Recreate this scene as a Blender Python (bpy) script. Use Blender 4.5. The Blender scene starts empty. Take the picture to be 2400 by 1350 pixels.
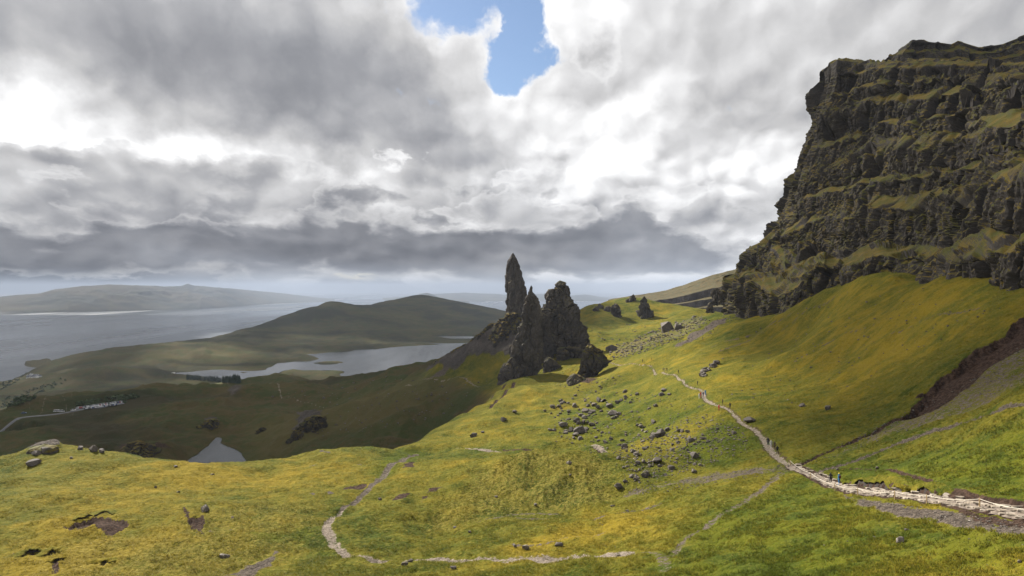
import bpy, bmesh, math, random
import numpy as np
from mathutils import Vector, Matrix

random.seed(7)
SC = bpy.context.scene
COL = SC.collection
R = math.radians

# ---------------------------------------------------------------- camera
CAMZ = 400.0                       # eye height above the sea, metres
F = 1500.0                         # focal length in photograph pixels
U0, V0 = 1200.0, 675.0
cam = bpy.data.cameras.new('camera')
cam.sensor_width = 36.0
cam.lens = 36.0 * F / 2400.0
cam.clip_start = 0.5
cam.clip_end = 200000.0
camo = bpy.data.objects.new('camera', cam)
camo.location = (0, 0, CAMZ)
camo.rotation_euler = (R(90), 0, 0)
COL.objects.link(camo)
SC.camera = camo

# ---------------------------------------------------------------- view, sampling
SC.view_settings.view_transform = 'Standard'
SC.view_settings.look = 'None'
SC.view_settings.gamma = 1.0
SC.view_settings.exposure = 1.32
SC.cycles.use_denoising = True
SC.cycles.max_bounces = 5
SC.cycles.diffuse_bounces = 2
SC.cycles.glossy_bounces = 2
SC.cycles.transparent_max_bounces = 6
SC.cycles.volume_bounces = 0

# ---------------------------------------------------------------- sun
SUN_AZ, SUN_EL = R(-44), R(37)      # azimuth from +Y towards +X
TOSUN = Vector((math.sin(SUN_AZ) * math.cos(SUN_EL), math.cos(SUN_AZ) * math.cos(SUN_EL), math.sin(SUN_EL)))
sl = bpy.data.lights.new('sun', 'SUN')
sl.energy = 5.0
sl.angle = R(0.53)
sl.color = (1.0, 0.95, 0.86)
so = bpy.data.objects.new('sun', sl)
so.rotation_euler = TOSUN.to_track_quat('Z', 'Y').to_euler()
so.location = (0, 0, 900)
COL.objects.link(so)

# ---------------------------------------------------------------- node expression helper
class X:
    """a node socket that can be used in arithmetic"""
    def __init__(s, nt, k): s.nt, s.k = nt, k
    def _m(s, op, *a, clamp=False):
        n = s.nt.nodes.new('ShaderNodeMath'); n.operation = op; n.use_clamp = clamp
        for i, v in enumerate((s,) + a):
            if isinstance(v, X): s.nt.links.new(v.k, n.inputs[i])
            else: n.inputs[i].default_value = float(v)
        return X(s.nt, n.outputs[0])
    def __add__(s, o): return s._m('ADD', o)
    __radd__ = __add__
    def __sub__(s, o): return s._m('SUBTRACT', o)
    def __rsub__(s, o): return (s * -1.0) + o
    def __mul__(s, o): return s._m('MULTIPLY', o)
    __rmul__ = __mul__
    def __truediv__(s, o): return s._m('DIVIDE', o)
    def max(s, o): return s._m('MAXIMUM', o)
    def min(s, o): return s._m('MINIMUM', o)
    def pow(s, o): return s._m('POWER', o)
    def exp(s): return s._m('EXPONENT')
    def abs(s): return s._m('ABSOLUTE')
    def clamp(s): return s._m('ADD', 0.0, clamp=True)
    def step(s, a, b):
        n = s.nt.nodes.new('ShaderNodeMapRange'); n.interpolation_type = 'SMOOTHSTEP'
        s.nt.links.new(s.k, n.inputs[0])
        n.inputs[1].default_value, n.inputs[2].default_value = a, b
        n.inputs[3].default_value, n.inputs[4].default_value = 0.0, 1.0
        return X(s.nt, n.outputs[0])

def comb(nt, x, y, z):
    n = nt.nodes.new('ShaderNodeCombineXYZ')
    for i, v in enumerate((x, y, z)):
        if isinstance(v, X): nt.links.new(v.k, n.inputs[i])
        else: n.inputs[i].default_value = float(v)
    return n.outputs[0]
def noise(nt, vec, scale, detail=4.0, rough=0.55, dist=0.0, lac=2.0, out=0):
    n = nt.nodes.new('ShaderNodeTexNoise')
    nt.links.new(vec, n.inputs['Vector'])
    n.inputs['Scale'].default_value = scale; n.inputs['Detail'].default_value = detail
    n.inputs['Roughness'].default_value = rough; n.inputs['Distortion'].default_value = dist
    n.inputs['Lacunarity'].default_value = lac
    return X(nt, n.outputs[out])
def mixc(nt, f, a, b):
    n = nt.nodes.new('ShaderNodeMix'); n.data_type = 'RGBA'
    for v, k in ((f, 0), (a, 6), (b, 7)):
        if isinstance(v, X): nt.links.new(v.k, n.inputs[k])
        elif hasattr(v, 'is_output'): nt.links.new(v, n.inputs[k])
        elif k == 0: n.inputs[k].default_value = v
        else: n.inputs[k].default_value = (v[0], v[1], v[2], 1.0)
    return X(nt, n.outputs[2])

# ---------------------------------------------------------------- world: blue sky behind broken cumulus
W = bpy.data.worlds.new('World'); SC.world = W; W.use_nodes = True
W.cycles.sampling_method = 'MANUAL'; W.cycles.sample_map_resolution = 256
wt = W.node_tree; wt.nodes.clear()
def sky_uv(u, v):
    a = (u - U0) / F; t = (V0 - v) / F
    return math.atan(a), t / math.sqrt(1 + a * a)
def build_world():
    nt = wt
    out = nt.nodes.new('ShaderNodeOutputWorld'); bg = nt.nodes.new('ShaderNodeBackground')
    sky = nt.nodes.new('ShaderNodeTexSky'); sky.sky_type = 'NISHITA'; sky.sun_disc = False
    sky.sun_elevation = SUN_EL; sky.sun_rotation = SUN_AZ
    sky.altitude = 400; sky.air_density = 1.0; sky.dust_density = 0.6; sky.ozone_density = 1.6
    tc = nt.nodes.new('ShaderNodeTexCoord')
    sp = nt.nodes.new('ShaderNodeSeparateXYZ'); nt.links.new(tc.outputs['Generated'], sp.inputs[0])
    dx, dy, dz = (X(nt, sp.outputs[i]) for i in range(3))
    hor = (dx * dx + dy * dy).pow(0.5).max(0.02)
    e = dz / hor                                   # tangent of elevation
    ph = dx._m('ARCTAN2', dy)                      # azimuth
    e = e.max(-0.02)
    ee = e.max(0.0)
    # cloud texture space: shrinks towards the horizon
    cx = ph / (ee * 0.16 + 0.38)
    cy = (ee + 0.16)._m('LOGARITHM', math.e) * 1.0
    def vadd(vec, amt, base):
        vm = nt.nodes.new('ShaderNodeVectorMath'); vm.operation = 'MULTIPLY_ADD'
        nt.links.new(vec.k, vm.inputs[0]); vm.inputs[1].default_value = (amt, amt, 0)
        nt.links.new(base, vm.inputs[2])
        return vm.outputs[0]
    def voro(vec, scale, detail, rough):
        n = nt.nodes.new('ShaderNodeTexVoronoi'); n.voronoi_dimensions = '2D'; n.feature = 'F1'; n.normalize = True
        nt.links.new(vec, n.inputs['Vector']); n.inputs['Scale'].default_value = scale
        n.inputs['Detail'].default_value = detail; n.inputs['Roughness'].default_value = rough; n.inputs['Lacunarity'].default_value = 2.3
        return X(nt, n.outputs['Distance'])
    P = comb(nt, cx, cy, 0.0)
    warp = noise(nt, P, 2.4, 7, 0.60, out=1)        # ragged edges
    A0 = vadd(warp, 0.22, P)
    A1 = vadd(warp, 0.22, comb(nt, cx - 0.03, cy + 0.05, 0.0))
    big = noise(nt, P, 1.2, 2.0, 0.5)
    puff = 1.0 - voro(A0, 2.0, 2.0, 0.5)
    puf2 = 1.0 - voro(A1, 2.0, 2.0, 0.5)
    fine = noise(nt, A0, 2.6, 7, 0.54)
    ws = nt.nodes.new('ShaderNodeSeparateColor'); nt.links.new(warp.k, ws.inputs[0])
    low = ee.step(0.02, 0.25)                        # shapes get more ragged away from the horizon
    phw = ph + (X(nt, ws.outputs[0]) - 0.5) * 0.20 * (low + 0.3); ew = e + (X(nt, ws.outputs[1]) - 0.5) * 0.16 * (low + 0.08)
    def blob(u, v, su, sv, amp):
        p0, e0 = sky_uv(u, v)
        a = (phw - p0) * (F / su); b = (ew - e0) * (F / sv)
        return (a * a + b * b) * -0.5, amp
    def total(bl):
        s = None
        for (q, amp) in bl:
            t_ = q.exp() * amp
            s = t_ if s is None else s + t_
        return s
    # the high deck: where it opens (negative) and closes (positive)
    body = puff * 0.5 + fine * 0.5
    cov = total([blob(1180, 55, 82, 95, -0.70), blob(1195, 165, 58, 62, -0.46), blob(1020, -30, 110, 62, -0.50), blob(1250, -10, 70, 60, -0.35),
                 blob(1128, 40, 34, 46, 0.48), blob(1320, 160, 70, 130, 0.25), blob(1060, 160, 60, 90, 0.16),
                 blob(1215, 260, 80, 40, 0.30), blob(1310, 240, 16, 34, -0.22), blob(1390, 0, 60, 50, 0.30)])
    wisp = noise(nt, A0, 8.5, 6, 0.62)
    dens = (body - 0.52) * 1.7 + 0.52 + cov + 0.22 + (wisp - 0.5) * 0.8
    mask = dens.step(0.36, 0.64)
    dark = total([blob(600, 200, 300, 110, 0.40), blob(330, 60, 420, 90, 0.34), blob(880, 340, 240, 62, 0.44), blob(900, 160, 130, 120, 0.16),
                  blob(1700, 330, 170, 210, 0.05), blob(2050, 40, 400, 110, 0.22), blob(1090, 500, 330, 55, 0.16),
                  blob(0, 655, 420, 28, 0.70), blob(350, 676, 560, 28, 0.85), blob(1050, 690, 200, 18, 0.30)])
    lite = total([blob(150, 330, 260, 110, 0.62), blob(420, 380, 190, 60, 0.45), blob(330, 612, 420, 12, 0.50), blob(900, 650, 330, 11, 0.70),
                  blob(1180, 642, 420, 11, 0.30), blob(1400, 130, 190, 150, 0.50), blob(1230, 300, 190, 70, 0.40), blob(1040, 130, 60, 100, 0.50),
                  blob(1230, 400, 170, 55, 0.30), blob(1540, 485, 70, 34, 0.30), blob(770, 90, 50, 60, 0.26), blob(40, 250, 160, 70, 0.45), blob(1600, 660, 420, 16, 0.40), blob(700, 430, 220, 40, 0.40)])
    soft = (e * 6.0 - 1.1).clamp() * 0.5
    relief = (puff - puf2) * 2.0 * (1.0 - soft)
    rim = (1.0 - (dens - 0.48).step(0.0, 0.34)) * 0.12
    brA = lite * 0.30 - dark * 0.50 + rim + relief * (1.0 - dark * 1.1).max(0.15) + (body - 0.52) * 0.60 * (1.0 - soft * 0.5) + (big - 0.5) * 0.40 + (wisp - 0.5) * 0.22 * (1.0 - soft * 0.6) + 0.86
    # cumulus banks in front of it: white rims, grey hearts
    def bank(seed, scale, covb, thr, rimv, corev, width, sub):
        q = vadd(warp, 0.20, comb(nt, cx + seed, cy * 1.25 - seed * 0.7, 0.0))
        n_ = noise(nt, q, scale, 8, 0.56)
        t = (n_ - 0.5) * 2.0 + 0.5 + total(covb) - thr
        return t.step(-0.005, 0.085), (t.step(0.01, width) * (corev - rimv)) + rimv + (n_ - 0.5) * sub
    mB, bB = bank(3.1, 2.9, [blob(140, 420, 340, 110, 0.42), blob(560, 455, 280, 70, 0.32), blob(1000, 520, 420, 80, 0.24), blob(1500, 500, 260, 70, 0.26), blob(1290, 330, 130, 90, 0.20), blob(1350, 90, 90, 130, 0.38), blob(1010, 110, 70, 100, 0.34), blob(790, 90, 50, 60, 0.20), blob(560, 120, 420, 150, -0.45), blob(2000, 200, 500, 220, -0.22), blob(200, 20, 500, 120, -0.4)],
                  0.72, 1.00, 0.68, 0.40, 0.36)
    mC, bC = bank(8.3, 3.3, [blob(300, 570, 420, 44, 0.30), blob(760, 590, 380, 40, 0.36), blob(1180, 596, 330, 40, 0.40), blob(1540, 575, 220, 50, 0.36), blob(940, 470, 150, 34, 0.30), blob(1250, 520, 260, 40, 0.20), blob(-200, 575, 260, 34, 0.3), blob(900, 60, 3000, 190, -0.6)],
                  0.72, 0.84, 0.50, 0.30, 0.40)
    def lerp(a_, b_, f_): return a_ + (b_ - a_) * f_
    br = lerp(lerp(brA, bB + relief * 0.55, mB * 0.9), bC + relief * 0.35, mC * 0.92).max(0.22).min(1.12)
    mask = mask.max(mB).max(mC)
    cool = (0.80 - br).max(0.0)
    n = nt.nodes.new('ShaderNodeCombineColor')
    lum = br.pow(1.9) * CLOUD_GAIN
    for i, f_ in enumerate((lum * (1.0 - cool * 0.14), lum * (0.995 - cool * 0.06), lum * (1.0 + cool * 0.20))):
        nt.links.new(f_.k, n.inputs[i])
    skyc = nt.nodes.new('ShaderNodeMix'); skyc.data_type = 'RGBA'; skyc.blend_type = 'MULTIPLY'; skyc.inputs[0].default_value = 1.0
    nt.links.new(sky.outputs[0], skyc.inputs[6]); skyc.inputs[7].default_value = (SKY_STR,) * 3 + (1,)
    col = mixc(nt, mask, X(nt, skyc.outputs[2]), X(nt, n.outputs[0]))
    nt.links.new(col.k, bg.inputs['Color']); bg.inputs['Strength'].default_value = 1.0
    nt.links.new(bg.outputs[0], out.inputs['Surface'])
CLOUD_GAIN, SKY_STR = 0.370, 0.054
build_world()
# ---------------------------------------------------------------- numeric helpers
_rng = np.random.RandomState(11)
_PERM = np.concatenate([_rng.permutation(256)] * 3).astype(np.int32)
_G = _rng.normal(size=(256, 3)).astype(np.float32); _G /= np.linalg.norm(_G, axis=1)[:, None]
def pn(x, y, z=None):
    """gradient noise, about -0.7..0.7, vectorised"""
    x = np.asarray(x, np.float64); y = np.asarray(y, np.float64)
    z = np.zeros_like(x) + 0.37 if z is None else np.asarray(z, np.float64)
    xi = np.floor(x); yi = np.floor(y); zi = np.floor(z)
    fx = (x - xi).astype(np.float32); fy = (y - yi).astype(np.float32); fz = (z - zi).astype(np.float32)
    xi = xi.astype(np.int64) & 255; yi = yi.astype(np.int64) & 255; zi = zi.astype(np.int64) & 255
    w = lambda t: t * t * t * (t * (t * 6 - 15) + 10)
    wx, wy, wz = w(fx), w(fy), w(fz)
    res = 0
    for i in (0, 1):
        px = _PERM[xi + i]; gx = fx - i; ax = wx if i else 1 - wx
        for j in (0, 1):
            py = _PERM[px + yi + j]; gy = fy - j; axy = ax * (wy if j else 1 - wy)
            for k in (0, 1):
                g = _G[_PERM[py + zi + k]]
                res = res + (g[..., 0] * gx + g[..., 1] * gy + g[..., 2] * (fz - k)) * axy * (wz if k else 1 - wz)
    return res
def fbm(x, y, z=None, oct=4, gain=0.5, lac=2.03):
    s = 0; a = 1.0
    for i in range(oct):
        s = s + a * pn(x + 17.3 * i, y - 9.1 * i, None if z is None else z + 5.7 * i)
        x = x * lac; y = y * lac; z = None if z is None else z * lac; a *= gain
    return s
def ridged(x, y, z=None, oct=4, gain=0.5, lac=2.03):
    s = 0; a = 1.0
    for i in range(oct):
        s = s + a * (0.5 - np.abs(pn(x + 7.3 * i, y - 19.1 * i, None if z is None else z + 3.7 * i)) * 1.6)
        x = x * lac; y = y * lac; z = None if z is None else z * lac; a *= gain
    return s
def cells(x, y, z, jit=0.8):
    """random value of the nearest cell, and closeness to a cell border"""
    x, y, z = (np.asarray(a, np.float32) for a in (x, y, z))
    bx, by, bz = np.floor(x - 0.5), np.floor(y - 0.5), np.floor(z - 0.5)
    f1 = np.full(x.shape, 9.0, np.float32); f2 = f1.copy(); val = np.zeros(x.shape, np.float32)
    for i in (0, 1):
        for j in (0, 1):
            for k in (0, 1):
                cx, cy, cz = bx + i, by + j, bz + k
                h = _PERM[_PERM[_PERM[cx.astype(np.int64) & 255] + (cy.astype(np.int64) & 255)] + (cz.astype(np.int64) & 255)]
                g = _G[h] * (jit * 0.5)
                d = np.sqrt((x - cx - 0.5 - g[..., 0]) ** 2 + (y - cy - 0.5 - g[..., 1]) ** 2 + (z - cz - 0.5 - g[..., 2]) ** 2)
                c = d < f1; f2 = np.where(c, f1, np.minimum(f2, d)); val = np.where(c, h / 255.0 - 0.5, val); f1 = np.minimum(f1, d)
    return val, f2 - f1
def sstep(x, a, b):
    t = np.clip((x - a) / (b - a), 0, 1); return t * t * (3 - 2 * t)
def tps_fit(pts, val, lam=1e-6):
    pts = np.asarray(pts, float); n = len(pts)
    d2 = ((pts[:, None] - pts[None]) ** 2).sum(-1)
    K = 0.5 * d2 * np.log(d2 + 1e-12) + lam * np.eye(n)
    Pm = np.c_[np.ones(n), pts]
    A = np.zeros((n + 3, n + 3)); A[:n, :n] = K; A[:n, n:] = Pm; A[n:, :n] = Pm.T
    return pts, np.linalg.solve(A, np.r_[np.asarray(val, float), 0, 0, 0])
def tps_eval(fit, q):
    pts, c = fit; q = np.asarray(q, float); o = np.empty(len(q))
    for i in range(0, len(q), 20000):
        b = q[i:i + 20000]
        d2 = ((b[:, None] - pts[None]) ** 2).sum(-1)
        o[i:i + 20000] = (0.5 * d2 * np.log(d2 + 1e-12)) @ c[:-3] + c[-3] + b @ c[-2:]
    return o
def grid_mesh(name, V, nu, nv, mats, smooth=True, wrap=False, attrs=None, flip=False):
    """V: (nu*nv,3), index i*nv+j"""
    i, j = np.meshgrid(np.arange(nu if wrap else nu - 1), np.arange(nv - 1), indexing='ij')
    i2 = (i + 1) % nu
    q = np.stack([i * nv + j, i2 * nv + j, i2 * nv + j + 1, i * nv + j + 1], -1).reshape(-1, 4)
    if flip: q = q[:, ::-1]
    return raw_mesh(name, V, q, mats, smooth, attrs)
def raw_mesh(name, V, q, mats, smooth=True, attrs=None):
    me = bpy.data.meshes.new(name)
    V = np.ascontiguousarray(V, np.float32); q = np.ascontiguousarray(q, np.int32)
    k = q.shape[1]
    me.vertices.add(len(V)); me.vertices.foreach_set('co', V.ravel())
    me.loops.add(q.size); me.loops.foreach_set('vertex_index', q.ravel())
    me.polygons.add(len(q))
    me.polygons.foreach_set('loop_start', np.arange(0, q.size, k, dtype=np.int32))
    me.polygons.foreach_set('use_smooth', np.full(len(q), smooth, dtype=bool))
    for a, d in (attrs or {}).items():
        at = me.attributes.new(a, 'FLOAT_COLOR', 'POINT')
        at.data.foreach_set('color', np.ascontiguousarray(d, np.float32).ravel())
    me.update(calc_edges=True)
    for m in mats: me.materials.append(m)
    return me
def link(name, me, parent=None, **props):
    o = bpy.data.objects.new(name, me); COL.objects.link(o)
    if parent is not None: o.parent = parent
    for k, v in props.items(): o[k] = v
    return o
def W3(u, v, Y):
    return np.array([(u - U0) / F * Y, Y, (V0 - v) / F * Y + CAMZ])

# ---------------------------------------------------------------- terrain: surveyed spot heights (u, v, depth) and hidden ones (u, depth, height rel. to eye)
SEEN = [
 # lower edge of the view
 (-300,1350,85),(0,1350,85),(300,1350,85),(600,1350,85),(900,1350,82),(1200,1350,76),(1500,1350,68),(1800,1350,58),(2100,1350,48),(2400,1350,40),(2700,1350,33),
 # grassy knoll on the left
 (-300,1105,150),(0,1098,150),(60,1060,160),(110,1050,165),(220,1057,168),(300,1068,170),(430,1085,172),(550,1090,172),(620,1085,175),(700,1066,185),(790,1051,195),(850,1044,200),(900,1056,200),(935,1070,196),
 (300,1200,115),(600,1200,118),(150,1250,103),(500,1130,148),(100,1150,130),(750,1150,142),(850,1100,168),(300,1110,148),(0,1200,115),(450,1270,100),
 # spur below the needle
 (940,1052,235),(1000,1020,262),(1050,990,286),(1100,962,312),(1160,925,350),(1205,893,385),
 (1100,1010,245),(1200,960,295),(1300,930,325),(1200,1030,215),(1000,1060,210),(1300,1000,232),(1400,960,272),(1400,1010,215),(1500,940,272),(1500,1010,200),(1500,900,320),(1600,1000,180),(1600,940,230),(1250,905,372),(1400,920,325),
 # footpath
 (1480,855,350),(1555,872,290),(1600,890,255),(1640,920,215),(1655,945,195),(1700,960,178),(1740,1000,155),(1800,1040,137),(1830,1075,122),(1880,1105,109),(1950,1135,97),(2070,1155,80),(2170,1165,72),(2300,1183,62),(2400,1200,56),
 (2000,1250,66),(2300,1290,48),(1700,1250,80),(1700,1150,108),(1500,1200,105),(1500,1280,85),(1750,1090,126),(1600,1090,142),
 # middle mound
 (1120,1080,153),(1200,1066,152),(1280,1058,152),(1360,1062,150),(1430,1095,142),(1250,1130,136),(1380,1130,133),(1100,1150,135),(1000,1170,130),(900,1200,120),
 (1000,1245,113),(1150,1215,119),(1300,1195,123),(1430,1172,124),(880,1110,162),(800,1200,122),(960,1068,205),
 (1000,1312,92),(1300,1310,85),(780,1260,106),(1200,1250,101),(880,1300,95),
 # hillside under the cliff
 (1600,850,305),(1700,880,240),(1750,930,190),(1850,1000,142),(1800,800,300),(1800,740,350),(1900,900,200),(1900,780,270),(1900,700,302),(2000,950,152),(2000,800,215),(2000,660,268),(2100,1000,118),(2100,850,172),(2100,700,225),(2100,640,250),
 (2200,1050,95),(2200,900,132),(2200,750,178),(2200,655,207),(2300,1100,76),(2300,950,104),(2300,800,140),(2300,695,173),(2400,1130,66),(2400,950,87),(2400,800,122),(2400,690,158),(2700,1150,50),(2700,900,76),(2700,690,130),
 (1710,735,428),(1600,790,395),(1500,815,410),(1650,770,410),
 # rubble gully and hollow behind the pinnacles
 (1430,828,405),(1540,778,470),(1630,745,530),(1690,735,480),
 (1400,790,520),(1450,765,600),(1385,760,600),(1372,726,700),(1430,712,720),(1480,698,740),(1545,725,755),(1600,738,640),(1540,755,640),
 (1270,888,395),(1330,862,405),(1340,905,350),(1400,880,372),(1390,832,430),
 # slope under the standing stone
 (1195,745,482),(1150,768,485),(1100,803,490),(1050,833,495),(1010,858,500),(1050,900,455),(1150,880,432),(1100,920,412),(1000,920,440),(900,930,500),(800,960,520),(1150,835,455),
 # dark moor below the knoll
 (960,858,720),(870,875,900),(1000,870,640),(780,890,1000),(700,886,1200),(640,895,1280),(560,898,1420),(700,925,930),(800,920,750),(640,950,800),(500,950,950),(400,930,1250),(300,965,1130),(200,985,1050),(200,1010,820),(0,1010,920),(0,1060,640),(100,1035,730),(-300,1020,920),
 (300,1045,560),(400,1010,640),(300,1062,430),(420,1045,445),(600,1062,452),(660,1005,555),(515,1018,520),(515,985,600),(730,1000,480),(850,1000,415),(900,1030,330),
 # car park, coast road and the low ground to the loch
 (0,985,1215),(130,967,1290),(270,952,1370),(360,942,1400),(400,903,1700),(300,905,1640),(200,915,1560),(100,915,1640),(270,868,1850),(220,872,1820),(250,892,1790),(340,875,1900),(150,893,1700),(0,935,1480),(-300,960,1400),(0,905,2000),(-300,930,2000),
 (60,880,2150),(120,853,2450),(200,843,2550),(300,826,2700),(400,806,2900),(470,795,2980),(530,787,3050),(400,862,2150),(450,850,2250),(500,835,2400),(600,815,2700),(700,803,2900),(640,850,2290),(800,805,3050),(900,800,3150),(1000,790,3400),
 # far ridge
 (560,776,3500),(610,760,3700),(650,746,3900),(710,726,4100),(740,718,4190),(756,709,4225),(767,705,4250),(790,707,4270),(815,712,4300),(850,716,4360),(900,718,4500),(918,713,4850),(930,706,5000),(940,701,5150),(960,699,5300),(985,694,5600),(1005,696,5600),(1050,704,5500),(1110,715,5300),(1180,736,5000),(700,765,3650),(800,762,3700),(900,762,3750),(1000,768,3850),(1150,770,3900),(860,740,4000),(990,735,4400),
]
HID = [
 (-300,30,-19),(0,30,-19),(600,30,-19),(1200,30,-18.5),(1800,28,-16),(2400,22,-12),(2700,18,-10.5),(-300,12,-9.5),(600,12,-9.5),(1500,12,-9.3),(2400,10,-8.0),(2700,9,-7.5),
 (-300,190,-62),(0,190,-63),(150,200,-66),(300,210,-74),(550,212,-80),(700,225,-78),(820,240,-74),(-300,320,-112),(0,320,-112),(300,320,-103),(560,320,-112),(760,320,-98),(500,410,-121),(450,450,-121),(520,480,-121),(560,420,-121),
 (1200,168,-46),(1300,168,-46),(1080,175,-47),
 (900,245,-68),(960,270,-72),(1010,300,-76),(1060,330,-76),(1110,360,-73),
 (1150,600,-75),(1050,620,-92),(1250,620,-62),(1250,520,-46),(1320,560,-50),
 (900,1100,-190),(800,1250,-215),(1000,1000,-170),(1100,1000,-160),(700,1450,-235),(600,1600,-262),(1250,900,-130),
 (1430,820,-55),(1500,860,-60),(1560,900,-60),(1380,900,-95),(1640,800,-50),(1640,1000,-62),(1740,800,-55),(1900,600,-40),(2100,500,-30),(2400,420,-20),(2700,400,-20),(1800,1000,-60),(2100,1000,-40),(2500,1000,-30),
 (2700,160,2),(2700,200,0),(2400,195,3),(2400,250,-2),(2250,240,2),(2100,290,2),(2000,310,-2),(1900,345,-10),(1800,420,-20),(2250,320,-8),(2550,300,-8),
 (1500,1500,-120),(1700,1500,-100),(2100,1500,-80),(2600,1500,-60),(1300,1600,-200),(1400,3000,-250),(1700,3000,-230),(2100,3000,-200),(2600,3000,-180),
 (500,1900,-271),(600,1950,-274),(700,2100,-274),(800,2300,-274),(900,2500,-274),(1000,2800,-274),(1080,3200,-274),(850,1800,-262),(1000,2000,-262),(1150,2500,-262),
 (-300,2300,-360),(-300,2600,-440),(0,2250,-350),(0,2450,-440),(60,2500,-440),(110,2850,-440),(200,3000,-440),(300,3200,-440),(400,3500,-440),(530,3900,-440),(600,4300,-440),(680,5200,-440),(770,6200,-440),(900,7000,-440),(1000,8000,-440),(1180,8000,-440),(1180,6500,-330),(1300,5000,-290),(1600,5000,-290),(2100,5000,-280),(2600,5000,-280),
 (-300,5000,-450),(0,5000,-450),(300,5500,-450),(-300,9000,-450),(0,9000,-450),(400,9000,-450),(800,10500,-450),(1200,10500,-450),(1600,8500,-430),(2000,8500,-430),(2600,8500,-430),(-300,12500,-450),(600,12500,-450),(1600,12500,-450),(2600,12500,-450),
]
def _pt(u, Y, zr):
    a = (u - U0) / F; r = Y * math.sqrt(1 + a * a)
    return (math.atan(a), math.log(r)), zr / r
_p, _v = [], []
for u, v, Y in SEEN:
    q, w = _pt(u, Y, (V0 - v) / F * Y); _p.append(q); _v.append(w)
for u, Y, zr in HID:
    q, w = _pt(u, Y, zr); _p.append(q); _v.append(w)
GFIT = tps_fit(_p, _v, 2e-6)

# grid: fine inside the field of view, coarse round the back
TH = np.concatenate([np.linspace(-math.pi, R(-46), 60)[:-1], np.linspace(R(-46), R(46), 900), np.linspace(R(46), math.pi, 60)[1:-1]])
LQ = np.concatenate([np.linspace(math.log(9), math.log(42), 30)[:-1], np.linspace(math.log(42), math.log(620), 480)[:-1], np.linspace(math.log(620), math.log(12500), 290)])
NT, NR = len(TH), len(LQ)
def base_grid():
    tc = np.linspace(R(-50), R(50), 360); qc = np.linspace(math.log(9), math.log(12500), 380)
    g = tps_eval(GFIT, np.stack(np.meshgrid(tc, qc, indexing='ij'), -1).reshape(-1, 2)).reshape(360, 380)
    # cubic (Catmull-Rom) upsampling on both axes
    def up(g, c, x):
        t = (np.clip(x, c[0], c[-1]) - c[0]) / (c[1] - c[0]); i = np.clip(t.astype(int), 0, len(c) - 2); f = (t - i)[:, None]
        n = len(c); p0, p1, p2, p3 = g[np.clip(i - 1, 0, n - 1)], g[i], g[np.clip(i + 1, 0, n - 1)], g[np.clip(i + 2, 0, n - 1)]
        return p1 + 0.5 * f * (p2 - p0 + f * (2 * p0 - 5 * p1 + 4 * p2 - p3 + f * (3 * (p1 - p2) + p3 - p0)))
    th = TH.copy()
    g2 = up(g, tc, th)
    back = sstep(np.abs(th), R(60), R(179))[:, None]
    g2 = g2 * (1 - back) + (0.5 * (g2[:1] + g2[-1:])) * back
    return up(g2.T.copy(), qc, LQ).T
RR = np.exp(LQ)[None, :]
GX = np.sin(TH)[:, None] * RR; GY = np.cos(TH)[:, None] * RR
GZ = base_grid() * RR + CAMZ

def hit(u, v, Z=None):
    """ground point seen at photograph pixel (u, v)"""
    Z = GZ if Z is None else Z
    a = (u - U0) / F; th = math.atan(a); t = (V0 - v) / F * math.cos(th)
    i = np.searchsorted(TH, th); f = (th - TH[i - 1]) / (TH[i] - TH[i - 1])
    w = ((Z[i - 1] * (1 - f) + Z[i] * f) - CAMZ) / RR[0]
    k = np.argmax((w > t) & (RR[0] > 30))
    if k == 0: return None
    g = (t - w[k - 1]) / max(w[k] - w[k - 1], 1e-9); q = LQ[k - 1] + (LQ[k] - LQ[k - 1]) * min(max(g, 0), 1)
    r = math.exp(q)
    return np.array([math.sin(th) * r, math.cos(th) * r, t * r + CAMZ])
def zat(x, y):
    th = math.atan2(x, y); q = math.log(max(math.hypot(x, y), 9.01))
    i = min(max(np.searchsorted(TH, th), 1), NT - 1); j = min(max(np.searchsorted(LQ, q), 1), NR - 1)
    f = (th - TH[i - 1]) / (TH[i] - TH[i - 1]); g = (q - LQ[j - 1]) / (LQ[j] - LQ[j - 1])
    return float((GZ[i - 1, j - 1] * (1 - f) + GZ[i, j - 1] * f) * (1 - g) + (GZ[i - 1, j] * (1 - f) + GZ[i, j] * f) * g)

# ---------------------------------------------------------------- water levels
LOCH_Z, TARN_Z = CAMZ - 268.0, CAMZ - 118.0
def on_level(pts, z):
    o = []
    for u, v in pts:
        Y = (z - CAMZ) / ((V0 - v) / F); o.append(((u - U0) / F * Y, Y))
    return np.array(o)
def crosses(x, y, a, b):
    return ((a[1] > y) != (b[1] > y)) & (x < (b[0] - a[0]) * (y - a[1]) / (b[1] - a[1] + 1e-12) + a[0])
def segdist(x, y, a, b):
    d = b - a; L = max(float(d @ d), 1e-9)
    t = np.clip(((x - a[0]) * d[0] + (y - a[1]) * d[1]) / L, 0, 1)
    return np.hypot(x - a[0] - t * d[0], y - a[1] - t * d[1]), t
def sdf(poly, x, y):
    ins = np.zeros(x.shape, bool); dm = np.full(x.shape, 1e9)
    for a, b in zip(poly, np.roll(poly, -1, 0)):
        ins ^= crosses(x, y, a, b); dm = np.minimum(dm, segdist(x, y, a, b)[0])
    return np.where(ins, -dm, dm)
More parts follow.
